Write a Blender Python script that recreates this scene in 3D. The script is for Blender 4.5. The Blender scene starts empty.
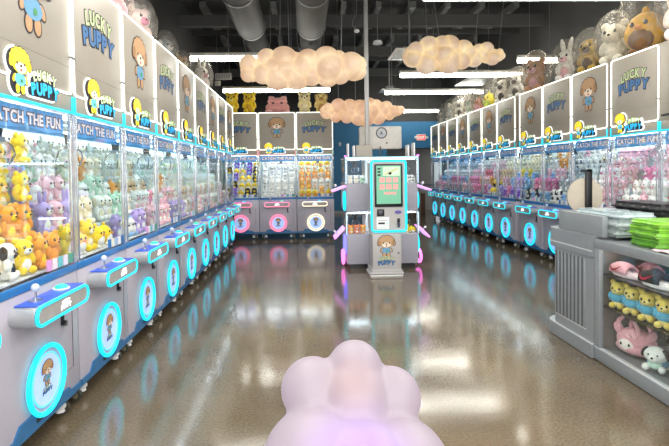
import bpy, bmesh, math, random
from mathutils import Vector, Matrix, Euler
R = math.radians
rnd = random.Random(7)
C = bpy.context.scene.collection
scn = bpy.context.scene

# ------------------------------------------------------------------ materials
def lin(h):
    h = h.lstrip('#'); o = []
    for i in (0, 2, 4):
        c = int(h[i:i+2], 16) / 255
        o.append(c/12.92 if c <= .04045 else ((c+.055)/1.055)**2.4)
    return (*o, 1)
MATS = {}
def mat(name, col, rough=.5, metal=0, emit=None, es=0, var=.06, scale=18, bump=0, coat=0, sheen=0, trans=0):
    if name in MATS: return MATS[name]
    m = bpy.data.materials.new(name); m.use_nodes = True
    nt = m.node_tree; b = nt.nodes['Principled BSDF']
    c = lin(col)
    n = nt.nodes.new('ShaderNodeTexNoise'); n.inputs['Scale'].default_value = scale; n.inputs['Detail'].default_value = 3
    tc = nt.nodes.new('ShaderNodeTexCoord'); nt.links.new(tc.outputs['Object'], n.inputs['Vector'])
    r = nt.nodes.new('ShaderNodeValToRGB')
    r.color_ramp.elements[0].position = .3; r.color_ramp.elements[1].position = .7
    r.color_ramp.elements[0].color = (*[x*(1-var) for x in c[:3]], 1)
    r.color_ramp.elements[1].color = (*[min(1, x*(1+var)) for x in c[:3]], 1)
    nt.links.new(n.outputs['Fac'], r.inputs['Fac']); nt.links.new(r.outputs['Color'], b.inputs['Base Color'])
    b.inputs['Roughness'].default_value = rough; b.inputs['Metallic'].default_value = metal
    if coat: b.inputs['Coat Weight'].default_value = coat; b.inputs['Coat Roughness'].default_value = .1
    if sheen: b.inputs['Sheen Weight'].default_value = sheen
    if emit:
        b.inputs['Emission Color'].default_value = lin(emit); b.inputs['Emission Strength'].default_value = es
    if bump:
        bp = nt.nodes.new('ShaderNodeBump'); bp.inputs['Strength'].default_value = bump; bp.inputs['Distance'].default_value = .01
        nt.links.new(n.outputs['Fac'], bp.inputs['Height']); nt.links.new(bp.outputs['Normal'], b.inputs['Normal'])
    MATS[name] = m; return m
def glass(name, tint='#ffffff', gloss=.06, rough=.02, film=0., film_col='#ffffff', maxg=.22):
    if name in MATS: return MATS[name]
    m = bpy.data.materials.new(name); m.use_nodes = True; nt = m.node_tree
    for x in list(nt.nodes): nt.nodes.remove(x)
    out = nt.nodes.new('ShaderNodeOutputMaterial'); t = nt.nodes.new('ShaderNodeBsdfTransparent'); g = nt.nodes.new('ShaderNodeBsdfGlossy')
    t.inputs['Color'].default_value = lin(tint); g.inputs['Roughness'].default_value = rough
    lw = nt.nodes.new('ShaderNodeLayerWeight'); lw.inputs['Blend'].default_value = .25
    mr = nt.nodes.new('ShaderNodeMapRange'); mr.inputs['To Min'].default_value = gloss; mr.inputs['To Max'].default_value = maxg
    nt.links.new(lw.outputs['Fresnel'], mr.inputs['Value'])
    mx = nt.nodes.new('ShaderNodeMixShader'); nt.links.new(mr.outputs['Result'], mx.inputs['Fac'])
    nt.links.new(t.outputs[0], mx.inputs[1]); nt.links.new(g.outputs[0], mx.inputs[2])
    last = mx
    if film:
        d = nt.nodes.new('ShaderNodeBsdfDiffuse'); d.inputs['Color'].default_value = lin(film_col)
        n = nt.nodes.new('ShaderNodeTexNoise'); n.inputs['Scale'].default_value = 9; n.inputs['Detail'].default_value = 4
        m2 = nt.nodes.new('ShaderNodeMapRange'); m2.inputs['From Min'].default_value = .35; m2.inputs['From Max'].default_value = .75
        m2.inputs['To Min'].default_value = film*.2; m2.inputs['To Max'].default_value = film
        nt.links.new(n.outputs['Fac'], m2.inputs['Value'])
        mx2 = nt.nodes.new('ShaderNodeMixShader'); nt.links.new(m2.outputs['Result'], mx2.inputs['Fac'])
        nt.links.new(mx.outputs[0], mx2.inputs[1]); nt.links.new(d.outputs[0], mx2.inputs[2]); last = mx2
    nt.links.new(last.outputs[0], out.inputs['Surface'])
    MATS[name] = m; return m
def glow(name, col, s): return mat(name, col, .4, emit=col, es=s, var=0)

M_CAB = mat('cabinet_grey', '#b7b2be', .38, var=.02)
M_SIGN = mat('sign_grey', '#a29b8f', .42, var=.025, scale=4)
M_KICK = mat('kick_blue', '#2a6a9c', .35)
M_BAND = mat('band_blue', '#2f74b4', .3)
M_SILV = mat('silver_plastic', '#b2b4b6', .28, .35)
M_DECK = mat('deck_blue', '#3457b8', .3, emit='#3050e0', es=.25)
M_PFACE = mat('panel_face', '#aaa6a2', .4)
M_BLACK = mat('black_plastic', '#16171a', .35)
M_DARK = mat('dark_outline', '#2b2a30', .6)
M_WHITE = mat('white_plastic', '#eeeeee', .4, var=.02)
M_RUB = mat('rubber_grey', '#4a4a40', .6)
M_CHROME = mat('chrome', '#c8ccd0', .18, .9)
M_STEEL = mat('steel_grey', '#8f9192', .4, .6)
M_CYAN = glow('cyan_light', '#14cfe2', .98)
M_CYAN2 = glow('cyan_bar', '#20c0d4', .8)
M_PINKL = glow('pink_light', '#ff7fa4', .95)
M_MAG = glow('magenta_light', '#f678dc', 1.5)
M_WLED = glow('white_light', '#fdfff4', 1.9)
M_HALO = glow('halo_white', '#f6f8f4', 1.0)
M_WARMW = glow('warm_white_light', '#fff0cc', 1.0)
M_INT = glow('interior_light', '#f6fbff', 17)
M_TUBE = glow('tube_white', '#fffdf2', 17)
M_WTXT = glow('white_lettering', '#ffffff', 1.2)
M_DISC = mat('door_disc', '#a9c4ee', .3, emit='#9fc0ff', es=.45)
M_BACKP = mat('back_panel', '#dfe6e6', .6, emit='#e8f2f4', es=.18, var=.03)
M_RISER = mat('riser_white', '#e4e8ea', .6)
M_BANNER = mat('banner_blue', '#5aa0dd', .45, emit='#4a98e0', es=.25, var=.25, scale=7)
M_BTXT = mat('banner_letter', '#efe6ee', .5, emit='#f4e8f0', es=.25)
M_BTXTO = mat('banner_outline', '#6a4a66', .6)
M_LUCKY = mat('letter_green', '#c3d6a0', .5)
M_PUPPY = mat('letter_blue', '#4a76a8', .5)
M_LUCKYB = mat('letter_green_lit', '#d8f2b4', .5, emit='#d0f0a8', es=.35)
M_PUPPYB = mat('letter_blue_lit', '#28b4ea', .5, emit='#18a8e8', es=.5)
M_TAN = mat('puppy_tan', '#c29a72', .6)
M_TAND = mat('puppy_tan_dark', '#ab8259', .6)
M_CREAM = mat('puppy_cream', '#f2e2cc', .6)
M_SHIRT = mat('puppy_shirt', '#6aa2c6', .6)
M_CLOV = mat('puppy_clover', '#4e9a5a', .6)
M_YELB = mat('badge_yellow', '#ffe63c', .5, emit='#ffe020', es=.4)
M_YELD = mat('badge_yellow_dark', '#f0c92c', .5, emit='#f0c020', es=.3)
M_CREAMB = mat('badge_cream', '#fff6dc', .5, emit='#fff2d0', es=.3)
M_SHIRTB = mat('badge_shirt', '#6cc8e8', .5, emit='#60c0e8', es=.3)
M_CLEAR = glass('clear_pane', '#fbfffe', .018, film=0, maxg=.2)
M_SIDE = glass('clear_side_pane', '#f6fbfb', .03)
M_ACR = glass('acrylic_post', '#e6eef0', .25, .12, film=.45, film_col='#e9e2ea')
M_BAG = glass('plastic_film', '#f2f0ec', .015, .22, film=.30, film_col='#d4d0c8', maxg=.07)
M_BTNG = glow('button_green', '#22d89a', .8)
M_BTNC = glow('button_cyan', '#28c8ea', .8)
M_BALL = mat('joystick_ball', '#c9d2e0', .2)

# ------------------------------------------------------------------ mesh builder
class MB:
    def __init__(s): s.v, s.f, s.m, s.mats = [], [], [], []
    def mi(s, m):
        if m not in s.mats: s.mats.append(m)
        return s.mats.index(m)
    def add(s, vs, fs, m, M=None):
        b = len(s.v); k = s.mi(m)
        for p in vs:
            p = Vector(p); s.v.append(M @ p if M is not None else p)
        for f in fs: s.f.append([b+i for i in f]); s.m.append(k)
        return s
    def bm(s, bm, m, M=None):
        bm.verts.index_update()
        s.add([v.co.copy() for v in bm.verts], [[v.index for v in f.verts] for f in bm.faces], m, M); bm.free(); return s
    def box(s, a, b, m, bev=0, M=None, seg=2):
        bm = bmesh.new(); bmesh.ops.create_cube(bm, size=1)
        for v in bm.verts: v.co = Vector([a[i] if v.co[i] < 0 else b[i] for i in range(3)])
        if bev: bmesh.ops.bevel(bm, geom=list(bm.edges), offset=bev, segments=seg, profile=.5, affect='EDGES')
        return s.bm(bm, m, M)
    def ell(s, c, r, m, u=14, v=9, rot=None, M=None):
        bm = bmesh.new(); bmesh.ops.create_uvsphere(bm, u_segments=u, v_segments=v, radius=1)
        r = (r, r, r) if not hasattr(r, '__len__') else r
        T = Matrix.Translation(c) @ (Euler(rot).to_matrix().to_4x4() if rot else Matrix()) @ Matrix.Diagonal((*r, 1))
        bmesh.ops.transform(bm, matrix=T, verts=bm.verts); return s.bm(bm, m, M)
    def cyl(s, p, q, r, m, r2=None, n=14, caps=True, M=None):
        p, q = Vector(p), Vector(q); d = q-p
        bm = bmesh.new(); bmesh.ops.create_cone(bm, cap_ends=caps, segments=n, radius1=r, radius2=r if r2 is None else r2, depth=d.length)
        T = Matrix.Translation((p+q)/2) @ d.to_track_quat('Z', 'Y').to_matrix().to_4x4()
        bmesh.ops.transform(bm, matrix=T, verts=bm.verts); return s.bm(bm, m, M)
    def tube(s, pts, r, m, closed=False, n=6, M=None):
        pts = [Vector(p) for p in pts]; N = len(pts); vs = []; fs = []
        ref = None
        for i, p in enumerate(pts):
            a = pts[i-1] if (i > 0 or closed) else p; b = pts[(i+1) % N] if (i < N-1 or closed) else p
            t = (b-a).normalized()
            if ref is None:
                ref = t.orthogonal().normalized()
            ref = (ref - t*ref.dot(t)).normalized(); bi = t.cross(ref)
            rr = r[i] if hasattr(r, '__len__') else r
            for j in range(n):
                an = 2*math.pi*j/n; vs.append(p + (ref*math.cos(an)+bi*math.sin(an))*rr)
        for i in range(N if closed else N-1):
            for j in range(n):
                k = (i+1) % N
                fs.append([i*n+j, i*n+(j+1) % n, k*n+(j+1) % n, k*n+j])
        if not closed: fs += [list(range(n))[::-1], [(N-1)*n+j for j in range(n)]]
        return s.add(vs, fs, m, M)
    def poly(s, pts, y, m, d=0, M=None):      # polygon in the x-z plane, front facing -y, optional depth d behind it
        n = len(pts); vs = [(x, y, z) for x, z in pts]; fs = [list(range(n))]
        if d:
            vs += [(x, y+d, z) for x, z in pts]; fs.append(list(range(2*n-1, n-1, -1)))
            fs += [[i, n+i, n+(i+1) % n, (i+1) % n] for i in range(n)]
        return s.add(vs, fs, m, M)
    def ellp(s, cx, cz, rx, rz, y, m, d=0, n=22, M=None, rot=0):
        c, q = math.cos(rot), math.sin(rot)
        P = []
        for i in range(n):
            a = 2*math.pi*i/n; x, z = rx*math.cos(a), rz*math.sin(a)
            P.append((cx+x*c-z*q, cz+x*q+z*c))
        return s.poly(P, y, m, d, M)
    def mesh(s, name, sharp=35):
        me = bpy.data.meshes.new(name); me.from_pydata([tuple(v) for v in s.v], [], s.f)
        for m in s.mats: me.materials.append(m)
        me.polygons.foreach_set('material_index', s.m)
        bm = bmesh.new(); bm.from_mesh(me); bmesh.ops.recalc_face_normals(bm, faces=bm.faces)
        bm.to_mesh(me); bm.free()
        me.shade_smooth(); me.set_sharp_from_angle(angle=R(sharp)); me.update(); return me
def rrect(x0, x1, z0, z1, r, n=5):
    P = []
    for cx, cz, a0 in ((x1-r, z0+r, -90), (x1-r, z1-r, 0), (x0+r, z1-r, 90), (x0+r, z0+r, 180)):
        for i in range(n+1):
            a = R(a0+90*i/n); P.append((cx+r*math.cos(a), cz+r*math.sin(a)))
    return P
def inst(name, me, parent=None, loc=(0, 0, 0), rot=(0, 0, 0), sc=1):
    o = bpy.data.objects.new(name, me); C.objects.link(o)
    o.location = loc; o.rotation_euler = rot; o.scale = (sc,)*3 if not hasattr(sc, '__len__') else sc
    if parent: o.parent = parent
    return o
def tag(o, label, cat, group=None, kind=None):
    o['label'] = label; o['category'] = cat
    if group: o['group'] = group
    if kind: o['kind'] = kind
    return o
def thing(name, label, cat, loc=(0, 0, 0), rz=0, group=None):
    o = bpy.data.objects.new(name, None); C.objects.link(o); o.empty_display_size = .1
    o.location = loc; o.rotation_euler = (0, 0, rz); return tag(o, label, cat, group)
def struct(name, mb):
    o = inst(name, mb.mesh(name)); o['kind'] = 'structure'; return o

# lettering -----------------------------------------------------------
GL = {}
def glyph(ch, off):
    k = (ch, off)
    if k not in GL:
        cu = bpy.data.curves.new('g', 'FONT'); cu.body = ch; cu.size = 1; cu.align_x = 'CENTER'; cu.offset = off; cu.resolution_u = 3
        ob = bpy.data.objects.new('g', cu); me = bpy.data.meshes.new_from_object(ob)
        vs = [v.co.copy() for v in me.vertices]; fs = [list(p.vertices) for p in me.polygons]
        w = (max(v.x for v in vs)-min(v.x for v in vs)) if vs else .3
        GL[k] = (vs, fs, w); bpy.data.objects.remove(ob); bpy.data.meshes.remove(me); bpy.data.curves.remove(cu)
    return GL[k]
def letters(mb, txt, cx, z, width, h, y, m, off=.03, base_off=.03, arc=0, wob=None, depth=0):
    # letters laid on an arc, cap height h, total width given; front faces -y
    ws = [(glyph(c, base_off)[2] if c != ' ' else .32) + .04 for c in txt]
    tot = sum(ws); sx = width/tot; sz = h/.72; x = -tot/2
    for i, c in enumerate(txt):
        xc = x + ws[i]/2; x += ws[i]
        if c == ' ': continue
        vs, fs, w = glyph(c, off)
        X = xc*sx; t = X/(width/2); dz = arc*(1-t*t); an = -arc*2*t/(width/2)
        if wob: dz += wob[i % len(wob)]*h
        mcx = (max(v.x for v in vs)+min(v.x for v in vs))/2
        P = []
        for v in vs:
            a, b = (v.x-mcx)*sx, v.y*sz
            P.append((cx+X+a*math.cos(an)-b*math.sin(an)*.6, y, z+dz+b*math.cos(an)+a*math.sin(an)))
        mb.add(P, fs, m)
    return mb
def lucky(mb, cx, z, w, h, y, lit=False):
    # two lines of rounded lettering with dark outline
    g, b = (M_LUCKYB, M_PUPPYB) if lit else (M_LUCKY, M_PUPPY)
    zl = z+h*.56; zp = z+h*.06
    for off, dy, mg, mp in ((.10, 0, M_DARK, M_DARK), (.045, -.0015, g, b)):
        letters(mb, 'LUCKY', cx, zl, w*.8, h*.36, y+dy, mg, off, .05, h*.14)
        letters(mb, 'PUPPY', cx, zp, w*.96, h*.42, y+dy-.0006, mp, off+.01, .05, h*.12, (0, -.04, 0, -.05, 0))
    return mb
def puppy(mb, cx, z, h, y, lit=False, text=False):
    T, TD, CR, SH = (M_YELB, M_YELD, M_CREAMB, M_SHIRTB) if lit else (M_TAN, M_TAND, M_CREAM, M_SHIRT)
    s = h; cnt = [0]
    def e(px, pz, rx, rz, layer, m, rot=0, ol=.022):
        cnt[0] += 1; y_ = y-.00008*cnt[0]
        if ol: mb.ellp(cx+px*s, z+pz*s, (rx+ol)*s, (rz+ol)*s, y_-.0003*layer, M_DARK, rot=rot)
        mb.ellp(cx+px*s, z+pz*s, rx*s, rz*s, y_-.0003*layer-.0011, m, rot=rot)
    for sx in (-1, 1): e(sx*.095, .10, .075, .11, 1, T)
    for sx in (-1, 1): e(sx*.21, .31, .055, .10, 1, T, rot=sx*.5)
    e(0, .30, .20, .14, 3, SH); e(.04, .27, .045, .045, 7, M_CLOV, ol=0)
    for k in range(9):
        a = math.pi*(-.08+1.16*k/8); e(.30*math.cos(a), .70+.215*math.sin(a), .09, .085, 8, T)
    e(0, .69, .345, .27, 8, T, ol=0)
    for sx in (-1, 1): e(sx*.335, .64, .075, .115, 10, TD, rot=sx*.15)
    e(0, .55, .20, .115, 13, CR, ol=0)
    for sx in (-1, 1): e(sx*.14, .64, .032, .036, 15, M_DARK, ol=0)
    e(0, .59, .042, .03, 16, M_DARK, ol=0); e(0, .50, .045, .03, 16, mat('tongue', '#d8645c'), ol=0)
    if text: lucky(mb, cx, z-.34*s, .72*s, .3*s, y)
    return mb

# ------------------------------------------------------------------ claw machine
HW = .417; MD = .84
CACHE = {}
def cached(key, fn):
    if key not in CACHE: CACHE[key] = fn()
    return CACHE[key]
def xz(P, y): return [(x, y, z) for x, z in P]
def b_cabinet():
    m = MB(); m.box((-HW, 0, .15), (HW, MD, .892), M_CAB, .008)
    m.box((.335, -.002, .30), (.338, .002, .70), M_DARK); m.box((.12, -.002, .30), (.336, .002, .303), M_STEEL)
    return m.mesh('cabinet')
def b_kick():
    m = MB(); m.poly([(-HW, .132), (HW, .132), (HW, .17), (.29, .17), (.26, .2), (.2, .2), (.17, .225), (-.24, .225), (-.29, .17), (-HW, .17)], -.012, M_KICK, .05)
    m.poly([(-.1, .165), (.02, .165), (.02, .195), (-.1, .195)], -.0135, M_BLACK); return m.mesh('kick')
def b_pod():
    m = MB(); m.poly(rrect(-.30, .265, .735, .845, .052), -.128, M_SILV, .128); 
    m.poly(rrect(-.285, .25, .748, .832, .04), -.1385, M_SILV, .012)
    m.box((-.27, -.125, .843), (.235, -.012, .850), M_DECK, .002); return m.mesh('pod')
def b_podface():
    m = MB(); m.poly(rrect(-.272, .237, .758, .822, .03), -.1405, M_PFACE, .003); return m.mesh('pod_face')
def b_podtext():
    m = MB(); letters(m, 'LUCKY', -.01, .792, .085, .02, -.1425, M_WTXT, .05, .05, .006); letters(m, 'PUPPY', -.01, .766, .11, .024, -.1425, M_WTXT, .05, .05, .004); return m.mesh('pod_lettering')
def b_podlight(mt):
    m = MB(); m.tube(xz(rrect(-.293, .258, .742, .838, .046), -.139), .0085, mt, True); return m.mesh('pod_light')
def b_stick():
    m = MB(); m.cyl((-.17, -.065, .850), (-.17, -.065, .856), .035, M_CHROME); m.cyl((-.17, -.065, .855), (-.17, -.065, .91), .006, M_CHROME); m.ell((-.17, -.065, .92), .021, M_BALL); return m.mesh('joystick')
def b_button(mt):
    m = MB(); m.cyl((.09, -.065, .850), (.09, -.065, .857), .045, M_WHITE, n=20); m.ell((.09, -.065, .857), (.036, .036, .02), mt); return m.mesh('button')
def b_lock():
    m = MB(); m.box((.20, -.012, .60), (.225, .002, .70), M_BLACK, .004); m.box((.222, -.02, .588), (.25, .002, .622), M_STEEL, .004); m.cyl((.212, -.022, .615), (.212, 0, .615), .014, M_BLACK); return m.mesh('coin_lock')
def b_doorring(mt):
    m = MB()
    P = [(.0+.183*math.cos(2*math.pi*i/40), -.023, .365+.183*math.sin(2*math.pi*i/40)) for i in range(40)]; m.tube(P, .0135, mt, True, 8)
    m2 = glow('ring_inner', '#5ab4ff', .9) if mt is M_CYAN else mt
    P = [(.0+.143*math.cos(2*math.pi*i/40), -.019, .365+.143*math.sin(2*math.pi*i/40)) for i in range(40)]; m.tube(P, .006, m2, True, 6)
    return m.mesh('door_ring')
def b_doordisc():
    m = MB(); m.ellp(0, .365, .178, .178, -.017, M_CAB, .017, 40); m.ellp(0, .365, .14, .14, -.0195, M_DISC, .004, 40); return m.mesh('door_disc')
def b_dooremblem():
    m = MB(); puppy(m, 0, .335, .14, -.0205, text=True); return m.mesh('door_emblem')
def b_band():
    m = MB(); m.box((-HW, -.004, .893), (HW, .012, .938), M_BAND, .003); return m.mesh('band')
def b_front():
    m = MB(); m.poly([(-HW+.012, .94), (HW-.012, .94), (HW-.012, 1.885), (-HW+.012, 1.885)], .006, M_CLEAR)
    return m.mesh('front_glass')
def b_handle():
    m = MB(); m.box((-.005, -.006, .95), (.005, .002, 1.88), M_CHROME, .002)
    return m.mesh('pane_rail')
def b_side(x):
    m = MB(); m.add([(x, .02, .94), (x, MD-.02, .94), (x, MD-.02, 1.885), (x, .02, 1.885)], [[0, 1, 2, 3]], M_SIDE); return m.mesh('side_glass')
def b_back():
    m = MB(); m.box((-HW, MD-.012, .94), (HW, MD, 1.88), M_BACKP); return m.mesh('back_panel')
def b_riser():
    m = MB(); P = [(.06, .935)]
    for j in range(5): P += [(.06+.14*j, .945+STEP*j), (.06+.14*(j+1), .945+STEP*j)]
    P += [(.76, .935)]
    n = len(P); vs = [(-HW+.02, a, b) for a, b in P]+[(HW-.02, a, b) for a, b in P]
    fs = [list(range(n)), list(range(n, 2*n))]+[[i, (i+1) % n, n+(i+1) % n, n+i] for i in range(n)]
    m.add(vs, fs, M_RISER); return m.mesh('riser')
STEP = .165
def b_post(x):
    m = MB(); m.box((x-.011, 0, .94), (x+.011, .024, 1.89), M_ACR, .004); return m.mesh('post')
def b_roof():
    m = MB(); m.box((-HW, .004, 1.89), (HW, MD, 1.905), M_WHITE); return m.mesh('roof')
def b_intl():
    m = MB(); m.box((-.36, .10, 1.872), (.36, .125, 1.886), M_INT, .003); m.box((-.36, .62, 1.872), (.36, .645, 1.886), M_INT, .003); return m.mesh('interior_light')
def b_banner():
    m = MB(); m.box((-.395, .045, 1.745), (.385, .05, 1.884), M_BANNER)
    m.poly([(-.395, 1.768), (-.2, 1.758), (0, 1.772), (.2, 1.757), (.385, 1.768), (.385, 1.749), (-.395, 1.749)], .0435, mat('banner_wave', '#3f8ccc', .5)); return m.mesh('banner')
def b_bannertext():
    m = MB()
    letters(m, 'CATCH THE FUN', -.005, 1.79, .70, .062, .042, M_BTXTO, .11, .05)
    letters(m, 'CATCH THE FUN', -.005, 1.79, .70, .062, .040, M_BTXT, .035, .05); return m.mesh('banner_lettering')
def b_header():
    m = MB(); m.box((-HW, -.002, 1.907), (HW, .06, 2.002), M_SIGN, .002); return m.mesh('header')
def b_headlight(mt):
    m = MB(); m.box((-HW, -.016, 1.890), (HW, -.002, 1.905), mt, .003); m.box((-HW, -.012, 1.907), (-HW+.02, -.003, 2.0), mt, .003); m.box((HW-.02, -.012, 1.907), (HW, -.003, 2.0), mt, .003); return m.mesh('header_light')
def b_sign():
    m = MB(); m.box((-HW, 0, 2.004), (HW, MD-.05, 2.85), M_SIGN, .004); m.box((-HW+.01, -.0012, 2.184), (HW-.01, .001, 2.187), mat('seam', '#8f877c')); return m.mesh('sign_box')
def b_signlight(mt):
    m = MB(); m.tube(xz(rrect(-HW+.012, HW-.012, 2.014, 2.84, .035), -.004), .0065, mt, True); 
    for s in (-1, 1): m.box((s*(HW-.012)-.013, -.016, 2.24), (s*(HW-.012)+.013, .0, 2.256), M_STEEL)
    return m.mesh('sign_light')
def b_emblem(kind):
    m = MB()
    if kind == 'p': puppy(m, 0, 2.285, .45, -.002)
    else: lucky(m, 0, 2.375, .53, .27, -.002)
    return m.mesh('sign_emblem')
def hullring(pts, r, n=10):
    return pts
def b_badgeback():
    m = MB()
    for (cx, cz, rx, rz) in ((-.19, 2.088, .076, .07), (-.19, 1.985, .052, .062)): m.ellp(cx, cz, rx, rz, -.030, M_DARK, .02); m.ellp(cx, cz, rx+.012, rz+.012, -.010, M_HALO, .005)
    m.poly(rrect(-.10, .19, 1.925, 2.0, .03), -.010, M_HALO, .005); m.poly(rrect(-.08, .17, 1.96, 2.072, .03), -.010, M_HALO, .005); m.poly(rrect(-.085, .175, 1.936, 1.985, .02), -.030, M_DARK, .02); m.poly(rrect(-.06, .15, 1.97, 2.045, .03), -.030, M_DARK, .02)
    return m.mesh('badge_backing')
def b_badgepup():
    m = MB(); puppy(m, -.19, 1.925, .235, -.032, lit=True); return m.mesh('badge_puppy')
def b_badgetext():
    m = MB(); lucky(m, .045, 1.925, .29, .15, -.033, lit=True); return m.mesh('badge_lettering')
def b_caster():
    m = MB(); m.cyl((-.013, 0, .038), (.013, 0, .038), .037, M_RUB, n=18); m.cyl((-.015, 0, .038), (.015, 0, .038), .018, mat('hub', '#a89c6c', .5), n=12)
    m.box((-.024, -.012, .035), (-.018, .03, .125), M_STEEL); m.box((.018, -.012, .035), (.024, .03, .125), M_STEEL); m.box((-.03, -.015, .12), (.03, .045, .15), M_STEEL); return m.mesh('caster')
def b_foot():
    m = MB(); m.cyl((0, 0, .055), (0, 0, .15), .008, M_CHROME); m.cyl((0, 0, .04), (0, 0, .062), .028, M_WHITE, .02); m.box((-.02, -.03, .06), (.02, .012, .085), M_WHITE, .004); return m.mesh('levelling_foot')
def b_rail():
    m = MB(); m.box((-.39, .2, 1.845), (.39, .215, 1.86), M_STEEL); m.box((-.39, .31, 1.845), (.39, .325, 1.86), M_STEEL); m.box((.0, .18, 1.83), (.13, .345, 1.869), M_WHITE, .006); return m.mesh('gantry')
def b_claw():
    m = MB(); m.cyl((.065, .26, 1.80), (.065, .26, 1.835), .004, M_CHROME, n=6); m.cyl((.065, .26, 1.725), (.065, .26, 1.805), .03, M_BLACK, .038); m.cyl((.065, .26, 1.70), (.065, .26, 1.725), .045, M_STEEL)
    for k in range(3):
        a = R(90+120*k); c, s = math.cos(a), math.sin(a)
        m.tube([(.065+c*r, .26+s*r, z) for r, z in ((.04, 1.71), (.085, 1.68), (.1, 1.63), (.075, 1.58), (.035, 1.56))], .007, M_CHROME)
    return m.mesh('claw')
def b_stick_strip(v):
    m = MB(); cols = ['#2f78c0', '#e8e3d0', '#9fb8d8', '#e8e8ec', '#3a6ea8'] if v % 2 == 0 else ['#e0a0d8', '#f0e0e8', '#6cc0c8', '#e0d8f0', '#5aa08c']
    for i in range(5):
        m.box((.07+.062*i, -.0005, .952), (.07+.062*i+.05, .003, 1.015), mat('sticker'+cols[i], cols[i], .5))
    return m.mesh('sticker')

def claw_machine(label, loc, rz, sign, pod=None, ring=None, head=None, slight=None, btn=0, lit=True):
    pod = pod or M_CYAN; ring = ring or M_CYAN; head = head or M_CYAN2; slight = slight or M_WLED
    t = thing('claw_machine', label, 'claw machine', loc, rz, 'claw machines')
    def p(name, key, fn, loc=(0, 0, 0), par=t): return inst(name, cached(key, fn), par, loc)
    p('cabinet', 'cab', b_cabinet); p('kick_plate', 'kick', b_kick); p('trim_band', 'band', b_band)
    pd = p('control_panel', 'pod', b_pod)
    p('panel_face', 'podf', b_podface, par=pd); p('panel_lettering', 'podt', b_podtext, par=pd); p('panel_light', 'podl'+pod.name, lambda: b_podlight(pod), par=pd)
    p('joystick', 'stick', b_stick, par=pd)
    bm_ = (M_BTNC, M_BTNG)[btn % 2]; p('button', 'btn'+bm_.name, lambda: b_button(bm_), par=pd)
    p('coin_lock', 'lock', b_lock)
    dr = p('prize_door', 'disc', b_doordisc); p('door_light', 'ring'+ring.name, lambda: b_doorring(ring), par=dr); p('door_emblem', 'demb', b_dooremblem, par=dr)
    p('front_pane', 'front', b_front); p('pane_rail', 'rail', b_handle, (-.39, 0, 0)); p('pane_rail', 'rail', b_handle, (.376, 0, 0))
    for s in (-1, 1): p('side_pane', 'side%d' % s, lambda: b_side(s*(HW-.004))); p('corner_post', 'post%d' % s, lambda: b_post(s*(HW-.014)))
    p('back_panel', 'back', b_back); p('display_riser', 'riser', b_riser); p('roof_panel', 'roof', b_roof); p('interior_light', 'intl', b_intl)
    bn = p('banner', 'banner', b_banner); p('banner_lettering', 'bannert', b_bannertext, par=bn)
    p('gantry', 'gantry', b_rail); p('claw', 'claw', b_claw)
    p('sticker_strip', 'sts%d' % (btn % 2), lambda: b_stick_strip(btn))
    p('header', 'header', b_header); p('header_light', 'hl'+head.name, lambda: b_headlight(head))
    sb = p('sign_box', 'sign', b_sign)
    if lit: p('sign_light', 'sl'+slight.name, lambda: b_signlight(slight), par=sb)
    if sign: p('sign_emblem', 'emb'+sign, lambda: b_emblem(sign), par=sb)
    if lit: bg = p('badge', 'bback', b_badgeback); p('badge_puppy', 'bpup', b_badgepup, par=bg); p('badge_lettering', 'btxt', b_badgetext, par=bg)
    else: p('vent_slot', 'slot', lambda: MB().box((-.40, -.006, 2.05), (.3, .0, 2.075), M_BLACK, .002).mesh('slot'), par=sb)
    for x in (-.34, .34):
        for y in (.07, .76): p('caster', 'caster', b_caster, (x, y, 0))
        p('levelling_foot', 'foot', b_foot, (x*.82, .06, 0))
    return t

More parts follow.
